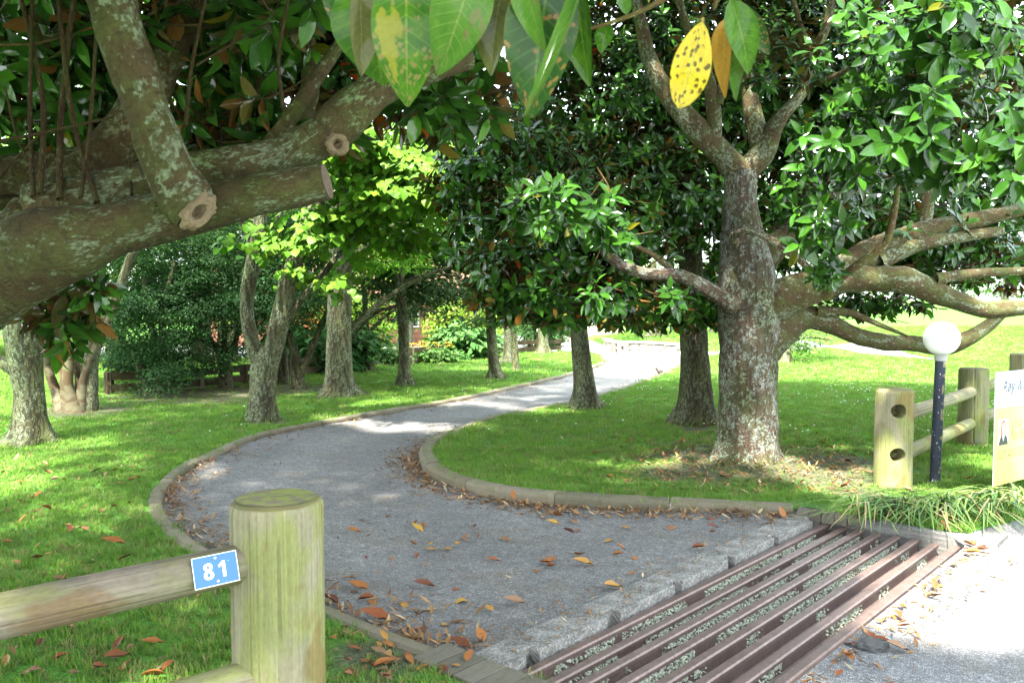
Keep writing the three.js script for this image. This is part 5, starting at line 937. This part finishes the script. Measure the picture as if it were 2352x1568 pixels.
// ---------------------------------------------------------------- grass, daisies, strappy plants
{
  reseed(900);
  const blade = (n, hgt, spread, wd) => {
    const pos = [], idx = [];
    for (let i = 0; i < n; i++) {
      const a = rnd() * 6.28, r = rnd() * spread, bx = Math.cos(a) * r, bz = Math.sin(a) * r, h = hgt * rr(0.5, 1.2), d = rnd() * 6.28, ln = rr(0.2, 0.9) * h, w = wd * rr(0.7, 1.2), sx = -Math.sin(d) * w, sz = Math.cos(d) * w, b = pos.length / 3;
      pos.push(bx - sx, -0.004, bz - sz, bx + sx, -0.004, bz + sz, bx + Math.cos(d) * ln * 0.4 - sx * 0.8, h * 0.62, bz + Math.sin(d) * ln * 0.4 - sz * 0.8, bx + Math.cos(d) * ln * 0.4 + sx * 0.8, h * 0.62, bz + Math.sin(d) * ln * 0.4 + sz * 0.8, bx + Math.cos(d) * ln, h, bz + Math.sin(d) * ln);
      idx.push(b, b + 1, b + 2, b + 1, b + 3, b + 2, b + 2, b + 3, b + 4);
    }
    const g = new THREE.BufferGeometry(); g.setAttribute('position', new THREE.Float32BufferAttribute(pos, 3)); g.setIndex(idx); const f = g.toNonIndexed(); f.computeVertexNormals(); return f;
  };
  const gm = mat('grass blades', { color: 0xffffff, roughness: 0.9, specularIntensity: 0.25, transmission: 0.4, side: THREE.DoubleSide }), near = [], mid = [];
  const [pm0, pdd] = globalThis.paverLine, onPavers = (x, z) => { const a = (x - pm0.x) * pdd.x + (z - pm0.z) * pdd.z, b = Math.abs((x - pm0.x) * -pdd.z + (z - pm0.z) * pdd.x); return a > -0.03 && a < 1.75 && b < 0.115; };
  const add = (list, D0, D1, dens, sc) => {
    for (let D = D0; D < D1; D += 0.25) {
      const half = D * 0.66 + 0.5, n = Math.round(dens * half * 2 * 0.25);
      for (let i = 0; i < n; i++) {
        const x = rr(-half, half), z = -(D + rnd() * 0.25), s = sdPaved(x, z); if (s < 0.112 + 0.05 * rnd() && !(s > 0.012 && (rnd() < 0.1 || sdDrive(x, z) > 0.3))) continue;
        if (onPavers(x, z)) continue;
        const b = globalThis.bareAt(x, z); if (rnd() < b * 0.8) continue;
        const p = 0.5 + 0.5 * fbm3(x * 0.9, z * 0.9, 7, 2), dry = rnd() < 0.05 + 0.35 * b + 0.12 * sst(6, 2.5, D), k = rr(0.75, 1.25);
        const c = dry ? [0.24 * k, 0.22 * k, 0.085 * k] : mix3(mix3([0.085 * k, 0.185 * k, 0.018], [0.14 * k, 0.28 * k, 0.03], p), [0.17 * k, 0.23 * k, 0.06], 0.15 + 0.55 * sst(0.0, 0.5, fbm3(x * 2.3, z * 2.3, 4, 2)));
        list.push([x, z, rr(0.75, 1.3) * sc * (s < 0.25 ? 1.15 : 1) * (1 - 0.3 * b), c]);
      }
    }
  };
  add(near, 1.6, 8.5, 900, 1); add(mid, 8.5, 16, 330, 1); add(mid, 16, 34, 110, 1.4);
  const put = (list, geo) => { const im = shade(new THREE.InstancedMesh(geo, gm, list.length)); im.name = numbered('grass'); im.userData.kind = 'stuff'; tag(im, geo === gNear ? 'short mown grass with dry blades on the near lawns' : 'mown grass on the farther lawns on both sides of the drive', 'grass'); list.forEach(([x, z, s, c], i) => { im.setMatrixAt(i, new THREE.Matrix4().compose(V(x, H(x, z), z), q1.setFromAxisAngle(UP, rnd() * 6.28), V(s, s * rr(0.8, 1.2), s))); im.setColorAt(i, new THREE.Color(...c)); }); scene.add(im); };
  const gNear = blade(9, 0.034, 0.035, 0.002), gMid = blade(9, 0.034, 0.06, 0.0035);
  put(near, gNear); put(mid, gMid);
  // daisies on the right lawn and beyond the drive
  const dg = new THREE.CylinderGeometry(0.011, 0.007, 0.006, 7), dm = mat('daisy white', { color: new THREE.Color(0.8, 0.8, 0.78), roughness: 0.9 }), ds = [];
  for (let i = 0; i < 2600; i++) { const D = rr(9.5, 30), x = rr(-5, D * 0.62), z = -D; if (sdPaved(x, z) < 0.3 || (x < 1 && rnd() < 0.75) || fbm3(x * 0.4, z * 0.4, 3, 2) < -0.02) continue; ds.push([x, z]); }
  const im = shade(new THREE.InstancedMesh(dg, dm, ds.length)); im.name = 'daisies'; im.userData.kind = 'stuff'; tag(im, 'tiny white daisies sprinkled over the mown lawn', 'daisies'); ds.forEach(([x, z], i) => im.setMatrixAt(i, new THREE.Matrix4().makeTranslation(x, H(x, z) + 0.045, z))); scene.add(im);
}
{
  // strappy border plants at the right end of the grid: every blade a part
  reseed(77);
  const sets = [[2035, 1186, 85, 'strappy green plant spilling over the right ends of the rails'], [2135, 1184, 85, 'strappy plant at the foot of the globe lamp and post'], [2235, 1180, 85, 'strappy plant sprawling just left of the board stakes'], [2330, 1168, 75, 'strappy yellowing plant below the board at the right edge']];
  const tones = [[0.05, 0.13, 0.014], [0.085, 0.19, 0.02], [0.14, 0.23, 0.03], [0.3, 0.23, 0.09]].map((c) => mat('strap leaf', { color: new THREE.Color(...c), roughness: 0.6, transmission: 0.25, side: THREE.DoubleSide }));
  for (const [u, v, n, label] of sets) {
    const b = gndH(u, v), t = thing('strappy_plant', label, 'plant', b, undefined);
    for (let i = 0; i < n; i++) {
      const a = i % 4 ? rr(1.3, 3.7) : rnd() * 6.28, L = rr(0.28, 0.66), dir = V(Math.cos(a), 0, Math.sin(a)), rise = rr(0.04, 0.16), o = b.clone().add(V(rr(-0.2, 0.22), 0, rr(-0.16, 0.12))), pos = [], idx = [], S = 7, w = rr(0.0045, 0.0085);
      for (let s = 0; s <= S; s++) { const k = s / S, y = rise * Math.sin(Math.PI * Math.pow(k, 0.6) * 0.93) * (1 - 0.35 * k) + 0.012 + 0.02 * rnd(), p = o.clone().addScaledVector(dir, L * Math.pow(k, 0.85)).add(V(0, y, 0)), ww = w * (1 - 0.85 * k * k); for (const q of [-1, 0, 1]) pos.push(p.x - dir.z * ww * q, p.y + Math.abs(q) * ww * 0.5, p.z + dir.x * ww * q); }
      for (let s = 0; s < S; s++) for (let q = 0; q < 2; q++) { const A = s * 3 + q; idx.push(A, A + 1, A + 3, A + 1, A + 4, A + 3); }
      const g = new THREE.BufferGeometry(); g.setAttribute('position', new THREE.Float32BufferAttribute(pos, 3)); g.setIndex(idx); g.computeVertexNormals();
      part('blade', g, tones[rnd() < (dir.z > 0.4 ? 0.2 : 0.05) ? 3 : Math.floor(rnd() * 3)], t);
    }
  }
}
// ---------------------------------------------------------------- fallen leaves and litter
{
  reseed(1234);
  const O = [1, 1, 1], dryG = [leafGeo({ Wd: 0.22, fold: 0.35, bend: -0.12, top: O, under: [0.8, 0.75, 0.7], wave: 0.1, seg: 5 }), leafGeo({ Wd: 0.2, fold: 0.7, bend: -0.3, top: O, under: [0.85, 0.8, 0.75], wave: 0.2, seg: 5, twist: 0.5 }), leafGeo({ Wd: 0.24, fold: 0.12, bend: 0.25, top: O, under: [0.8, 0.8, 0.8], wave: 0.15, seg: 5 }), leafGeo({ Wd: 0.2, fold: 1.1, bend: -0.2, top: O, under: O, seg: 5, twist: -0.4 })];
  const dm = [[0.36, 0.14, 0.04], [0.27, 0.09, 0.035], [0.42, 0.22, 0.05], [0.16, 0.055, 0.028], [0.5, 0.3, 0.05], [0.28, 0.16, 0.085]].map((c) => leafMat('fallen leaf', c, { transmission: 0.12, clearcoat: 0.35, clearcoatRoughness: 0.4 }));
  const lay = (p, L, k, m, yaw, label, group, tilt = 0) => {
    const o = shade(new THREE.Mesh(dryG[k], dm[m])); o.name = numbered('fallen_leaf'); tag(o, label, 'leaf', group);
    o.rotation.order = 'YXZ'; o.rotation.set(-Math.PI / 2 + tilt, yaw, rr(-0.25, 0.25)); o.scale.setScalar(L); o.position.set(p.x, p.y + 0.006 + 0.03 * L * (k === 1 || k === 3 ? 1.5 : 1), p.z); scene.add(o); return o;
  };
  const yOn = (x, z) => { const d = sdDrive(x, z), g = sdGrid(x, z), r = sdRoad(x, z); return g < 0 ? -0.05 : d < 0 ? H(x, z) - dropAt(x, z) : r < 0 ? H(x, z) - 0.05 : H(x, z) + 0.012; };
  const on = (u, v) => { let p = gnd(u, v, -0.04); for (let i = 0; i < 4; i++) p = gnd(u, v, yOn(p.x, p.z)); return p; };
  // leaves one could point at: u, v, length, form, colour, yaw, tilt, label
  const known = [
    [1080, 1384, 0.17, 2, 4, 1.5, 0, 'broad golden orange leaf lying flat in the middle of the near drive'], [1112, 1480, 0.11, 2, 0, 0.3, 0.8, 'tan orange leaf standing upright against the concrete beam corner'], [1070, 1525, 0.1, 2, 0, -0.5, 0.6, 'heart shaped orange leaf upright on the grey pavers'],
    [1133, 1408, 0.085, 2, 2, 0.4, 0.5, 'small ochre leaf on its edge beside the broad golden leaf'], [1213, 1390, 0.14, 1, 5, 1.8, 0, 'pale brown curled leaf alone right of the golden leaf'], [905, 1432, 0.19, 1, 1, 1.5, 0, 'rust red folded leaf beside the near lawn kerb'],
    [1085, 1497, 0.13, 1, 3, 1.1, 0, 'dark rust curled leaf tucked below the upright tan leaf'], [1368, 1300, 0.15, 1, 2, 1.4, 0, 'ochre leaf lying towards the concrete beam on open gravel'], [1432, 1350, 0.16, 1, 2, 2.2, 0, 'long tan leaf resting on the notched concrete beam'],
    [975, 1227, 0.13, 1, 4, 1.2, 0.2, 'bright yellow ochre leaf alone in the middle of the drive'], [832, 1224, 0.12, 1, 0, 1.6, 0, 'orange leaf on the drive right of the post top'], [1415, 1243, 0.14, 2, 2, 1.5, 0, 'flat honey coloured leaf below a smaller brown one'],
    [1560, 1212, 0.15, 2, 0, 1.6, 0, 'flat orange leaf on the gravel near the raised kerb middle'], [1290, 1207, 0.12, 1, 4, 1.4, 0, 'small yellow boat-shaped leaf right of the drive centre'], [1180, 1150, 0.11, 0, 0, 0.3, 0.6, 'orange leaf propped against the raised kerb face'],
    [850, 1358, 0.14, 1, 0, 1.3, 0, 'orange brown leaf pair right of the post on the drive'], [780, 1392, 0.14, 3, 3, 1.0, 0, 'tightly rolled dark brown leaf by the near kerb end'], [925, 1518, 0.17, 2, 0, 1.7, 0, 'long orange leaf on the grass right of the near post'],
    [293, 1252, 0.17, 1, 0, 1.5, 0, 'long orange leaf on the left lawn above the rail'], [305, 1505, 0.15, 1, 1, 2.4, 0, 'rust leaf folded upward on the grass under the rail'], [100, 1540, 0.15, 2, 1, 1.6, 0, 'broad rust leaf at the lower left corner'], [200, 1220, 0.1, 0, 1, 0.6, 0, 'red brown leaf halfway up the left lawn'],
    [1005, 1350, 0.15, 1, 3, 1.5, 0, 'dark red brown curved leaf above the golden leaf'], [2095, 1500, 0.13, 1, 5, 1.6, 0.1, 'pale leaf caught between the nearest rails'], [1805, 1197, 0.13, 0, 0, 0.3, 0.8, 'orange leaf upright at the far corner of the rails'], [1768, 1113, 0.15, 2, 2, 1.9, 0, 'yellow leaf on the grass above the raised kerb'],
    [2190, 1235, 0.15, 0, 0, 0.5, 0.7, 'orange leaf wedged at the right rail ends'], [2110, 1135, 0.16, 1, 5, 1.5, 0.1, 'dull pink brown leaf lying on the strappy blades'],
  ];
  for (const [u, v, L, k, m, yaw, tilt, label] of known) lay(on(u, v), L * 0.84, k, m, yaw, label, undefined, tilt);
  // more of the same, told apart only by where they lie
  const fields = [
    [44, 'dry curled leaf scattered on the left near lawn', 'fallen leaves on the left near lawn', () => on(rr(0, 500), rr(1180, 1568)), (x, z, s) => s > 0.15], [60, 'dry brown leaf on the bare ground below the right magnolia', 'fallen leaves below the right magnolia', () => on(rr(1330, 2000), rr(1010, 1140)), (x, z, s) => s > 0.2],
    [60, 'brown leaf scattered on the near gravel of the drive', 'fallen leaves on the near drive', () => on(rr(760, 1700), rr(1160, 1500)), (x, z) => sdDrive(x, z) < -0.1], [26, 'dry leaf on the grass right of the near gate post', 'fallen leaves right of the near post', () => on(rr(750, 1050), rr(1410, 1568)), (x, z, s) => s > 0.12],
    [40, 'crisp leaf gathered along the road edge of the grid', 'fallen leaves along the road edge of the grid', () => { const a = rr(-0.4, GL + 0.1), p = G(a, NR * SP + rr(0.0, 0.1)); p.y = yOn(p.x, p.z) + 0.01; return p; }, () => true], [16, 'brown leaf lying on the grass under the right fence rails', 'fallen leaves under the right fence', () => on(rr(1900, 2260), rr(960, 1110)), (x, z, s) => s > 0.2],
    [40, 'small leaf dropped on the lawn left of the drive bend', 'fallen leaves on the lawn left of the bend', () => on(rr(0, 380), rr(1020, 1180)), (x, z, s) => s > 0.2],
  ];
  for (const [n, label, group, pick, ok] of fields) for (let i = 0, t = 0; i < n && t < 600; t++) { const p = pick(); if (!ok(p.x, p.z, sdPaved(p.x, p.z))) continue; i++; lay(p, rr(0.04, 0.095), Math.floor(rnd() * 4), [0, 1, 1, 3, 5, 0, 2][Math.floor(rnd() * 7)], rnd() * 6.28, label, group, rnd() < 0.1 ? rr(0.1, 0.4) : 0); }
  // finer litter of leaf scraps, twigs and bud scales, thick along the kerbs
  const chips = [], scrap = leafGeo({ Wd: 0.16, fold: 0.4, bend: -0.2, seg: 2, pet: 0.05 });
  const chip = (x, z, L) => chips.push([x, yOn(x, z) + 0.006, z, L]);
  for (let i = 0; i < 6500; i++) { const line = rnd() < 0.55 ? leftLine : rightLine, k = Math.floor(Math.pow(rnd(), 1.3) * (line.length - 2)), p = line[k].clone().lerp(line[k + 1], rnd()), d = Math.pow(rnd(), 2) * 0.45, a = rnd() * 6.28, x = p.x + Math.cos(a) * d, z = p.z + Math.sin(a) * d; if (sdDrive(x, z) < -0.01) chip(x, z, rr(0.025, 0.085)); }
  for (let i = 0; i < 4200; i++) { const D = rr(3.6, 24), x = rr(-0.6, 0.6) * D, z = -D; if (sdDrive(x, z) < -0.05 && fbm3(x * 0.7, z * 0.7, 12, 2) > rr(-0.4, 0.5)) chip(x, z, rr(0.015, 0.055)); }
  for (let i = 0; i < 2600; i++) { const D = rr(2.2, 12), x = rr(-0.64, 0.64) * D, z = -D; if (sdPaved(x, z) > 0.15) chip(x, z, rr(0.02, 0.06)); }
  for (let i = 0; i < 1500; i++) { const p = gndH(rr(1420, 1980), rr(1000, 1140)); if (sdPaved(p.x, p.z) > 0.15 && rnd() < 0.3 + globalThis.bareAt(p.x, p.z)) chip(p.x, p.z, rr(0.03, 0.09)); }
  for (let i = 0; i < 800; i++) { const p = on(rr(885, 1010), 985 + 130 * rnd()); if (sdDrive(p.x, p.z) < -0.01 && rnd() < 1.0 - sdDrive(p.x, p.z) * -2.6) chip(p.x, p.z, rr(0.025, 0.075)); }
  for (let i = 0; i < 420; i++) { const p = on(rr(380, 560), rr(1110, 1290)); if (sdDrive(p.x, p.z) < -0.01 && rnd() < 1.0 + sdDrive(p.x, p.z) * 2.6) chip(p.x, p.z, rr(0.02, 0.065)); }
  for (let i = 0; i < 700; i++) { const k = Math.floor(rnd() * 45), p = rightLine[k].clone().lerp(rightLine[k + 1], rnd()), x = p.x + rr(-0.2, 0.2), z = p.z + Math.pow(rnd(), 2) * 0.3; if (sdDrive(x, z) < -0.01) chip(x, z, rr(0.03, 0.1)); }
  for (let i = 0; i < 260; i++) { const p = G(rr(0, GL), -0.03 - rr(0, ABUT + 0.12)); p.y = 0; chips.push([p.x, -0.018, p.z, rr(0.012, 0.05)]); }
  for (let i = 0; i < 350; i++) { const p = G(rr(-0.3, GL), NR * SP + Math.pow(rnd(), 2) * 0.3); chip(p.x, p.z, rr(0.02, 0.07)); }
  const im = shade(new THREE.InstancedMesh(scrap, leafMat('leaf scraps', [1, 1, 1], { transmission: 0.05, clearcoat: 0.1 }), chips.length)); im.name = 'leaf_litter'; im.userData.kind = 'stuff'; tag(im, 'fine brown leaf litter thick along both kerbs and thin over gravel and lawn', 'leaf litter');
  chips.forEach(([x, y, z, L], i) => { const e = new THREE.Euler(-Math.PI / 2 + rr(-0.3, 0.5), rnd() * 6.28, rr(-0.6, 0.6), 'YXZ'), k = rr(0.6, 1.3), r = rnd(); im.setMatrixAt(i, new THREE.Matrix4().compose(V(x, y, z), q1.setFromEuler(e), V(L * rr(0.5, 1), L, L))); im.setColorAt(i, new THREE.Color(...(r < 0.5 ? [0.34 * k, 0.19 * k, 0.08 * k] : r < 0.8 ? [0.24 * k, 0.12 * k, 0.055 * k] : [0.45 * k, 0.36 * k, 0.22 * k]))); });
  scene.add(im);
  // loose stone at the road edge of the grid
  const sp = on(2008, 1490), sg = new THREE.IcosahedronGeometry(0.055, 3), q = sg.attributes.position; for (let i = 0; i < q.count; i++) { const k = 1 + 0.35 * fbm3(q.getX(i) * 18, q.getY(i) * 18, q.getZ(i) * 18, 3); q.setXYZ(i, q.getX(i) * k * 1.3, q.getY(i) * k * 0.6, q.getZ(i) * k); } sg.computeVertexNormals();
  const so = shade(new THREE.Mesh(sg, M.gravel)); so.name = 'stone'; so.position.set(sp.x, sp.y + 0.015, sp.z); tag(so, 'broken lump of dark seal at the road edge of the grid', 'stone'); scene.add(so);
}
// ---------------------------------------------------------------- a small bird on the drive's right edge
{
  const b = gnd(1516, 866, -DROP + 0.0); b.y = H(b.x, b.z) - DROP;
  const t = thing('bird', 'small dark bird standing at the far right edge of the drive', 'bird', b), s = 0.16;
  const g = new THREE.SphereGeometry(0.5, 18, 14), p = g.attributes.position; // a plump body drawn out into breast and rump, head raised
  for (let i = 0; i < p.count; i++) { let x = p.getX(i), y = p.getY(i), z = p.getZ(i); const k = x + 0.5; y *= 0.72 - 0.25 * (k - 0.5) ** 2 * 2; z *= 0.62; if (x < -0.2) y += (-0.2 - x) * 0.75; p.setXYZ(i, x, y, z); }
  g.scale(s, s, s); const h = new THREE.SphereGeometry(0.2 * s, 14, 10); h.translate(-0.48 * s, 0.4 * s, 0); const body = mergeGeometries([g, h]); body.computeVertexNormals(); body.translate(b.x, b.y + 0.62 * s, b.z);
  const dk = mat('dark plumage', { color: new THREE.Color(0.045, 0.035, 0.028), roughness: 0.8 }); part('body', body, dk, t);
  const tl = new THREE.BoxGeometry(0.5 * s, 0.05 * s, 0.2 * s); tl.rotateZ(-0.2); tl.translate(b.x + 0.65 * s, b.y + 0.6 * s, b.z); part('tail', tl, dk, t);
  const bk = new THREE.ConeGeometry(0.06 * s, 0.22 * s, 8); bk.rotateZ(Math.PI / 2); bk.translate(b.x - 0.74 * s, b.y + 1.02 * s, b.z); part('beak', bk, mat('yellow beak', { color: new THREE.Color(0.5, 0.3, 0.04), roughness: 0.6 }), t);
  for (const z of [-0.1, 0.1]) { const l = new THREE.CylinderGeometry(0.025 * s, 0.025 * s, 0.4 * s, 6); l.translate(b.x, b.y + 0.2 * s, b.z + z * s); part('leg', l, dk, t); }
}
// ---------------------------------------------------------------- leaves hanging close to the eye
{
  reseed(31);
  const print = (seed, o) => maps(192, 384, (u, v) => {
    const x = Math.abs(u - 0.5) * 2, mid = 1 - sst(0.02, 0.06, x), ve = sst(0.75, 0.98, Math.cos((v * 12 - x * 1.9 + 0.06 * fbm(u, v, 6, 6, 2, seed)) * 6.283)) * (1 - 0.6 * x), n = fbm(u, v, 6, 10, 4, seed + 3), f = fbm(u, v, 40, 70, 2, seed + 5);
    let c = mix3(o.a, o.b, clamp(n * 1.6 - 0.3, 0, 1)); c = mix3(c, o.vein, mid * 0.8 + ve * 0.45);
    if (o.spots) { const jx = 0.03 * (f - 0.5), w = worley(u + jx, v * 2 - Math.floor(v * 2) + jx, o.sn ?? 9, seed + 7), k = (1 - sst(0.24, 0.36, w.d1 + 0.3 * (n - 0.5) + 0.2 * (f - 0.5))) * (w.id > 0.3 ? 1 : 0) * sst(0.44, 0.52, fbm(u, v, 3, 4, 3, seed + 9)); c = mix3(c, o.spots, k * 0.85); }
    if (o.patch) { const k = sst(0.6, 0.67, 0.7 * fbm(u, v, 4, 6, 4, seed + 11) + 0.3 * (o.patchAt ? clamp(1.3 - 2.2 * Math.hypot(u - o.patchAt[0], (v - o.patchAt[1]) * 1.6), 0, 1) : 0.5)); c = mix3(c, o.patch, k); if (o.speck) c = mix3(c, o.speck, k * sst(0.62, 0.68, fbm(u, v, 16, 34, 3, seed + 13))); }
    const e = sst(0.9, 1, x) * 0.4; c = mix3(c, [0.2, 0.12, 0.03], e * sst(0.5, 0.7, n)); const g = 0.88 + 0.24 * f; return [c[0] * g, c[1] * g, c[2] * g, 0.5 + 0.25 * ve - 0.35 * mid + 0.1 * f];
  });
  const GA = [0.026, 0.1, 0.007], GB = [0.07, 0.17, 0.01], VN = [0.14, 0.25, 0.025], mk = (n, m) => mat(n, { map: m.map, bumpMap: m.bump, bumpScale: 0.003, roughness: 0.9, specularIntensity: 0.1, transmission: 0.34, clearcoat: 0.35, clearcoatRoughness: 0.12, side: THREE.DoubleSide });
  const LM = {
    green: mk('green leaf', print(61, { a: GA, b: GB, vein: VN })), dark: mk('dark rust spotted leaf', print(67, { a: [0.016, 0.058, 0.011], b: [0.034, 0.092, 0.017], vein: [0.09, 0.18, 0.035], spots: [0.26, 0.15, 0.05] })),
    patch: mk('green leaf with yellow patch', print(71, { a: GA, b: GB, vein: VN, patch: [0.2, 0.21, 0.02], patchAt: [0.72, 0.55], spots: [0.2, 0.17, 0.05] })), pale: mk('light green blotched leaf', print(73, { a: [0.05, 0.15, 0.014], b: [0.09, 0.19, 0.022], vein: [0.16, 0.26, 0.05], patch: [0.12, 0.15, 0.04], speck: [0.16, 0.11, 0.03] })),
    gold: mk('golden leaf with brown flecks', print(79, { a: [0.55, 0.29, 0.015], b: [0.62, 0.38, 0.03], vein: [0.6, 0.42, 0.08], patch: [0.56, 0.3, 0.02], speck: [0.07, 0.03, 0.01] })), yellow: mk('yellow leaf with black spots', print(83, { a: [0.4, 0.31, 0.012], b: [0.5, 0.41, 0.02], vein: [0.4, 0.38, 0.05], spots: [0.03, 0.02, 0.006], sn: 6 })),
    olive: mk('olive leaf underside', print(89, { a: [0.085, 0.1, 0.025], b: [0.12, 0.13, 0.035], vein: [0.18, 0.19, 0.07] })), brown: mk('orange brown leaf', print(97, { a: [0.38, 0.19, 0.025], b: [0.5, 0.29, 0.05], vein: [0.5, 0.34, 0.1] })),
  };
  // from base (u, v) to tip (u, v) at depth D; half width in photo pixels; roll turns the blade round its length
  function hang(t, b, e, D, wpx, m, roll = 0, o = {}) {
    const p0 = at(b[0], b[1], D), p1 = at(e[0], e[1], D + (o.dz ?? 0)), L = p0.distanceTo(p1), g = leafGeo({ Wd: (wpx * D) / F / L, fold: (o.fold ?? 0.22) * 1.5, bend: (o.bend ?? 0.12) * 1.8, seg: 14, pet: 0.05, thick: 0.002, peak: o.peak ?? 0.85, wave: 0, twist: o.twist ?? [0.35, -0.3, 0.2, -0.45][Math.floor(rnd() * 4)], tipPow: o.tipPow ?? 0.85 });
    const f = V(0, 0.15, 1).applyAxisAngle(p1.clone().sub(p0).normalize(), roll); g.applyMatrix4(placeLeaf(p0, p1.clone().sub(p0), f, L)); g.computeVertexNormals();
    part('leaf', g, LM[m], t);
  }
  const tw = (t, list, r0, r1) => part('twig', tube(list.map(([u, v, D], i) => ({ p: at(u, v, D), r: lerp(r0, r1, i / (list.length - 1)) })), { rad: 10, seg: 0.02, lump: 0.05, tint: [1.1, 1.0, 0.6] }), M.bark, t);
  const a = thing('leafy_branch', 'branch of big hanging green leaves with rust spots at the top centre', 'branch', at(1180, -160, 1.35));
  tw(a, [[700, -190, 1.4], [940, -150, 1.35], [1180, -130, 1.3], [1400, -110, 1.32]], 0.008, 0.005);
  hang(a, [838, -90], [852, 196], 1.4, 84, 'green', 0.25, { bend: 0.2, peak: 1 }); hang(a, [822, -60], [846, 172], 1.33, 36, 'olive', -0.7, { fold: 0.5 });
  hang(a, [935, -120], [921, 246], 1.3, 72, 'patch', 0.1, { bend: 0.16, peak: 0.95 }); hang(a, [960, -60], [958, 150], 1.42, 52, 'green', -0.4);
  hang(a, [1035, -60], [1002, 140], 1.36, 46, 'gold', -0.45, { fold: 0.4, wave: 0.2 }); hang(a, [1105, -130], [1012, 176], 1.26, 66, 'pale', -0.15, { bend: 0.2, twist: 0.25, peak: 0.9 });
  hang(a, [1165, -70], [1103, 168], 1.32, 50, 'olive', 0.35, { bend: 0.1 }); hang(a, [1165, -30], [1185, 70], 1.4, 22, 'yellow', -0.5);
  hang(a, [1195, -120], [1226, 128], 1.22, 36, 'pale', 0.5, { fold: 0.35 }); hang(a, [1275, -130], [1208, 270], 1.25, 80, 'dark', -0.1, { bend: 0.14, peak: 0.92 });
  hang(a, [1325, -120], [1322, 200], 1.34, 40, 'green', 0.7, { fold: 0.5 }); hang(a, [1352, -110], [1306, 266], 1.22, 16, 'pale', 0.9, { fold: 0.8, bend: -0.2, twist: 0.3, peak: 0.9 });
  hang(a, [800, -120], [788, 110], 1.45, 60, 'dark', 0.3); hang(a, [1245, -160], [1270, 60], 1.4, 60, 'green', 0.2); hang(a, [1060, -160], [1085, 70], 1.45, 60, 'dark', 0.1); hang(a, [890, -160], [905, 60], 1.48, 62, 'green', 0.1);
  const b = thing('leafy_branch', 'twig with a black spotted yellow leaf and curled orange leaf at the top', 'branch', at(1660, -120, 1.3));
  tw(b, [[1700, -160, 1.34], [1668, -60, 1.32], [1640, 20, 1.3]], 0.005, 0.0035);
  hang(b, [1616, 40], [1566, 250], 1.26, 44, 'yellow', -0.1, { peak: 1.2, fold: 0.1, tipPow: 0.62, bend: 0.06 }); hang(b, [1684, 30], [1606, 188], 1.31, 24, 'brown', 0.7, { bend: 0.5, fold: 0.45, twist: 0.4 });
  hang(b, [1676, -10], [1742, 168], 1.27, 36, 'green', 0.25, { fold: 0.35, bend: 0.2 }); hang(b, [1690, 0], [1770, 130], 1.35, 24, 'dark', 0.6); hang(b, [1712, 90], [1676, 226], 1.34, 19, 'pale', 0.5, { fold: 0.4 });
  const c2 = thing('leafy_branch', 'bare green brown twig reaching in at the top between both leaf clusters', 'branch', at(1540, -60, 1.9));
  tw(c2, [[1620, -70, 1.9], [1520, 0, 1.9], [1450, 35, 1.9], [1350, 68, 1.9]], 0.007, 0.004); hang(c2, [1440, 38], [1420, -40], 1.9, 20, 'green', 0.3); hang(c2, [1400, 50], [1375, 120], 1.92, 22, 'green', 0.2);
}

finishCrowns();
renderer.render(scene, camera);
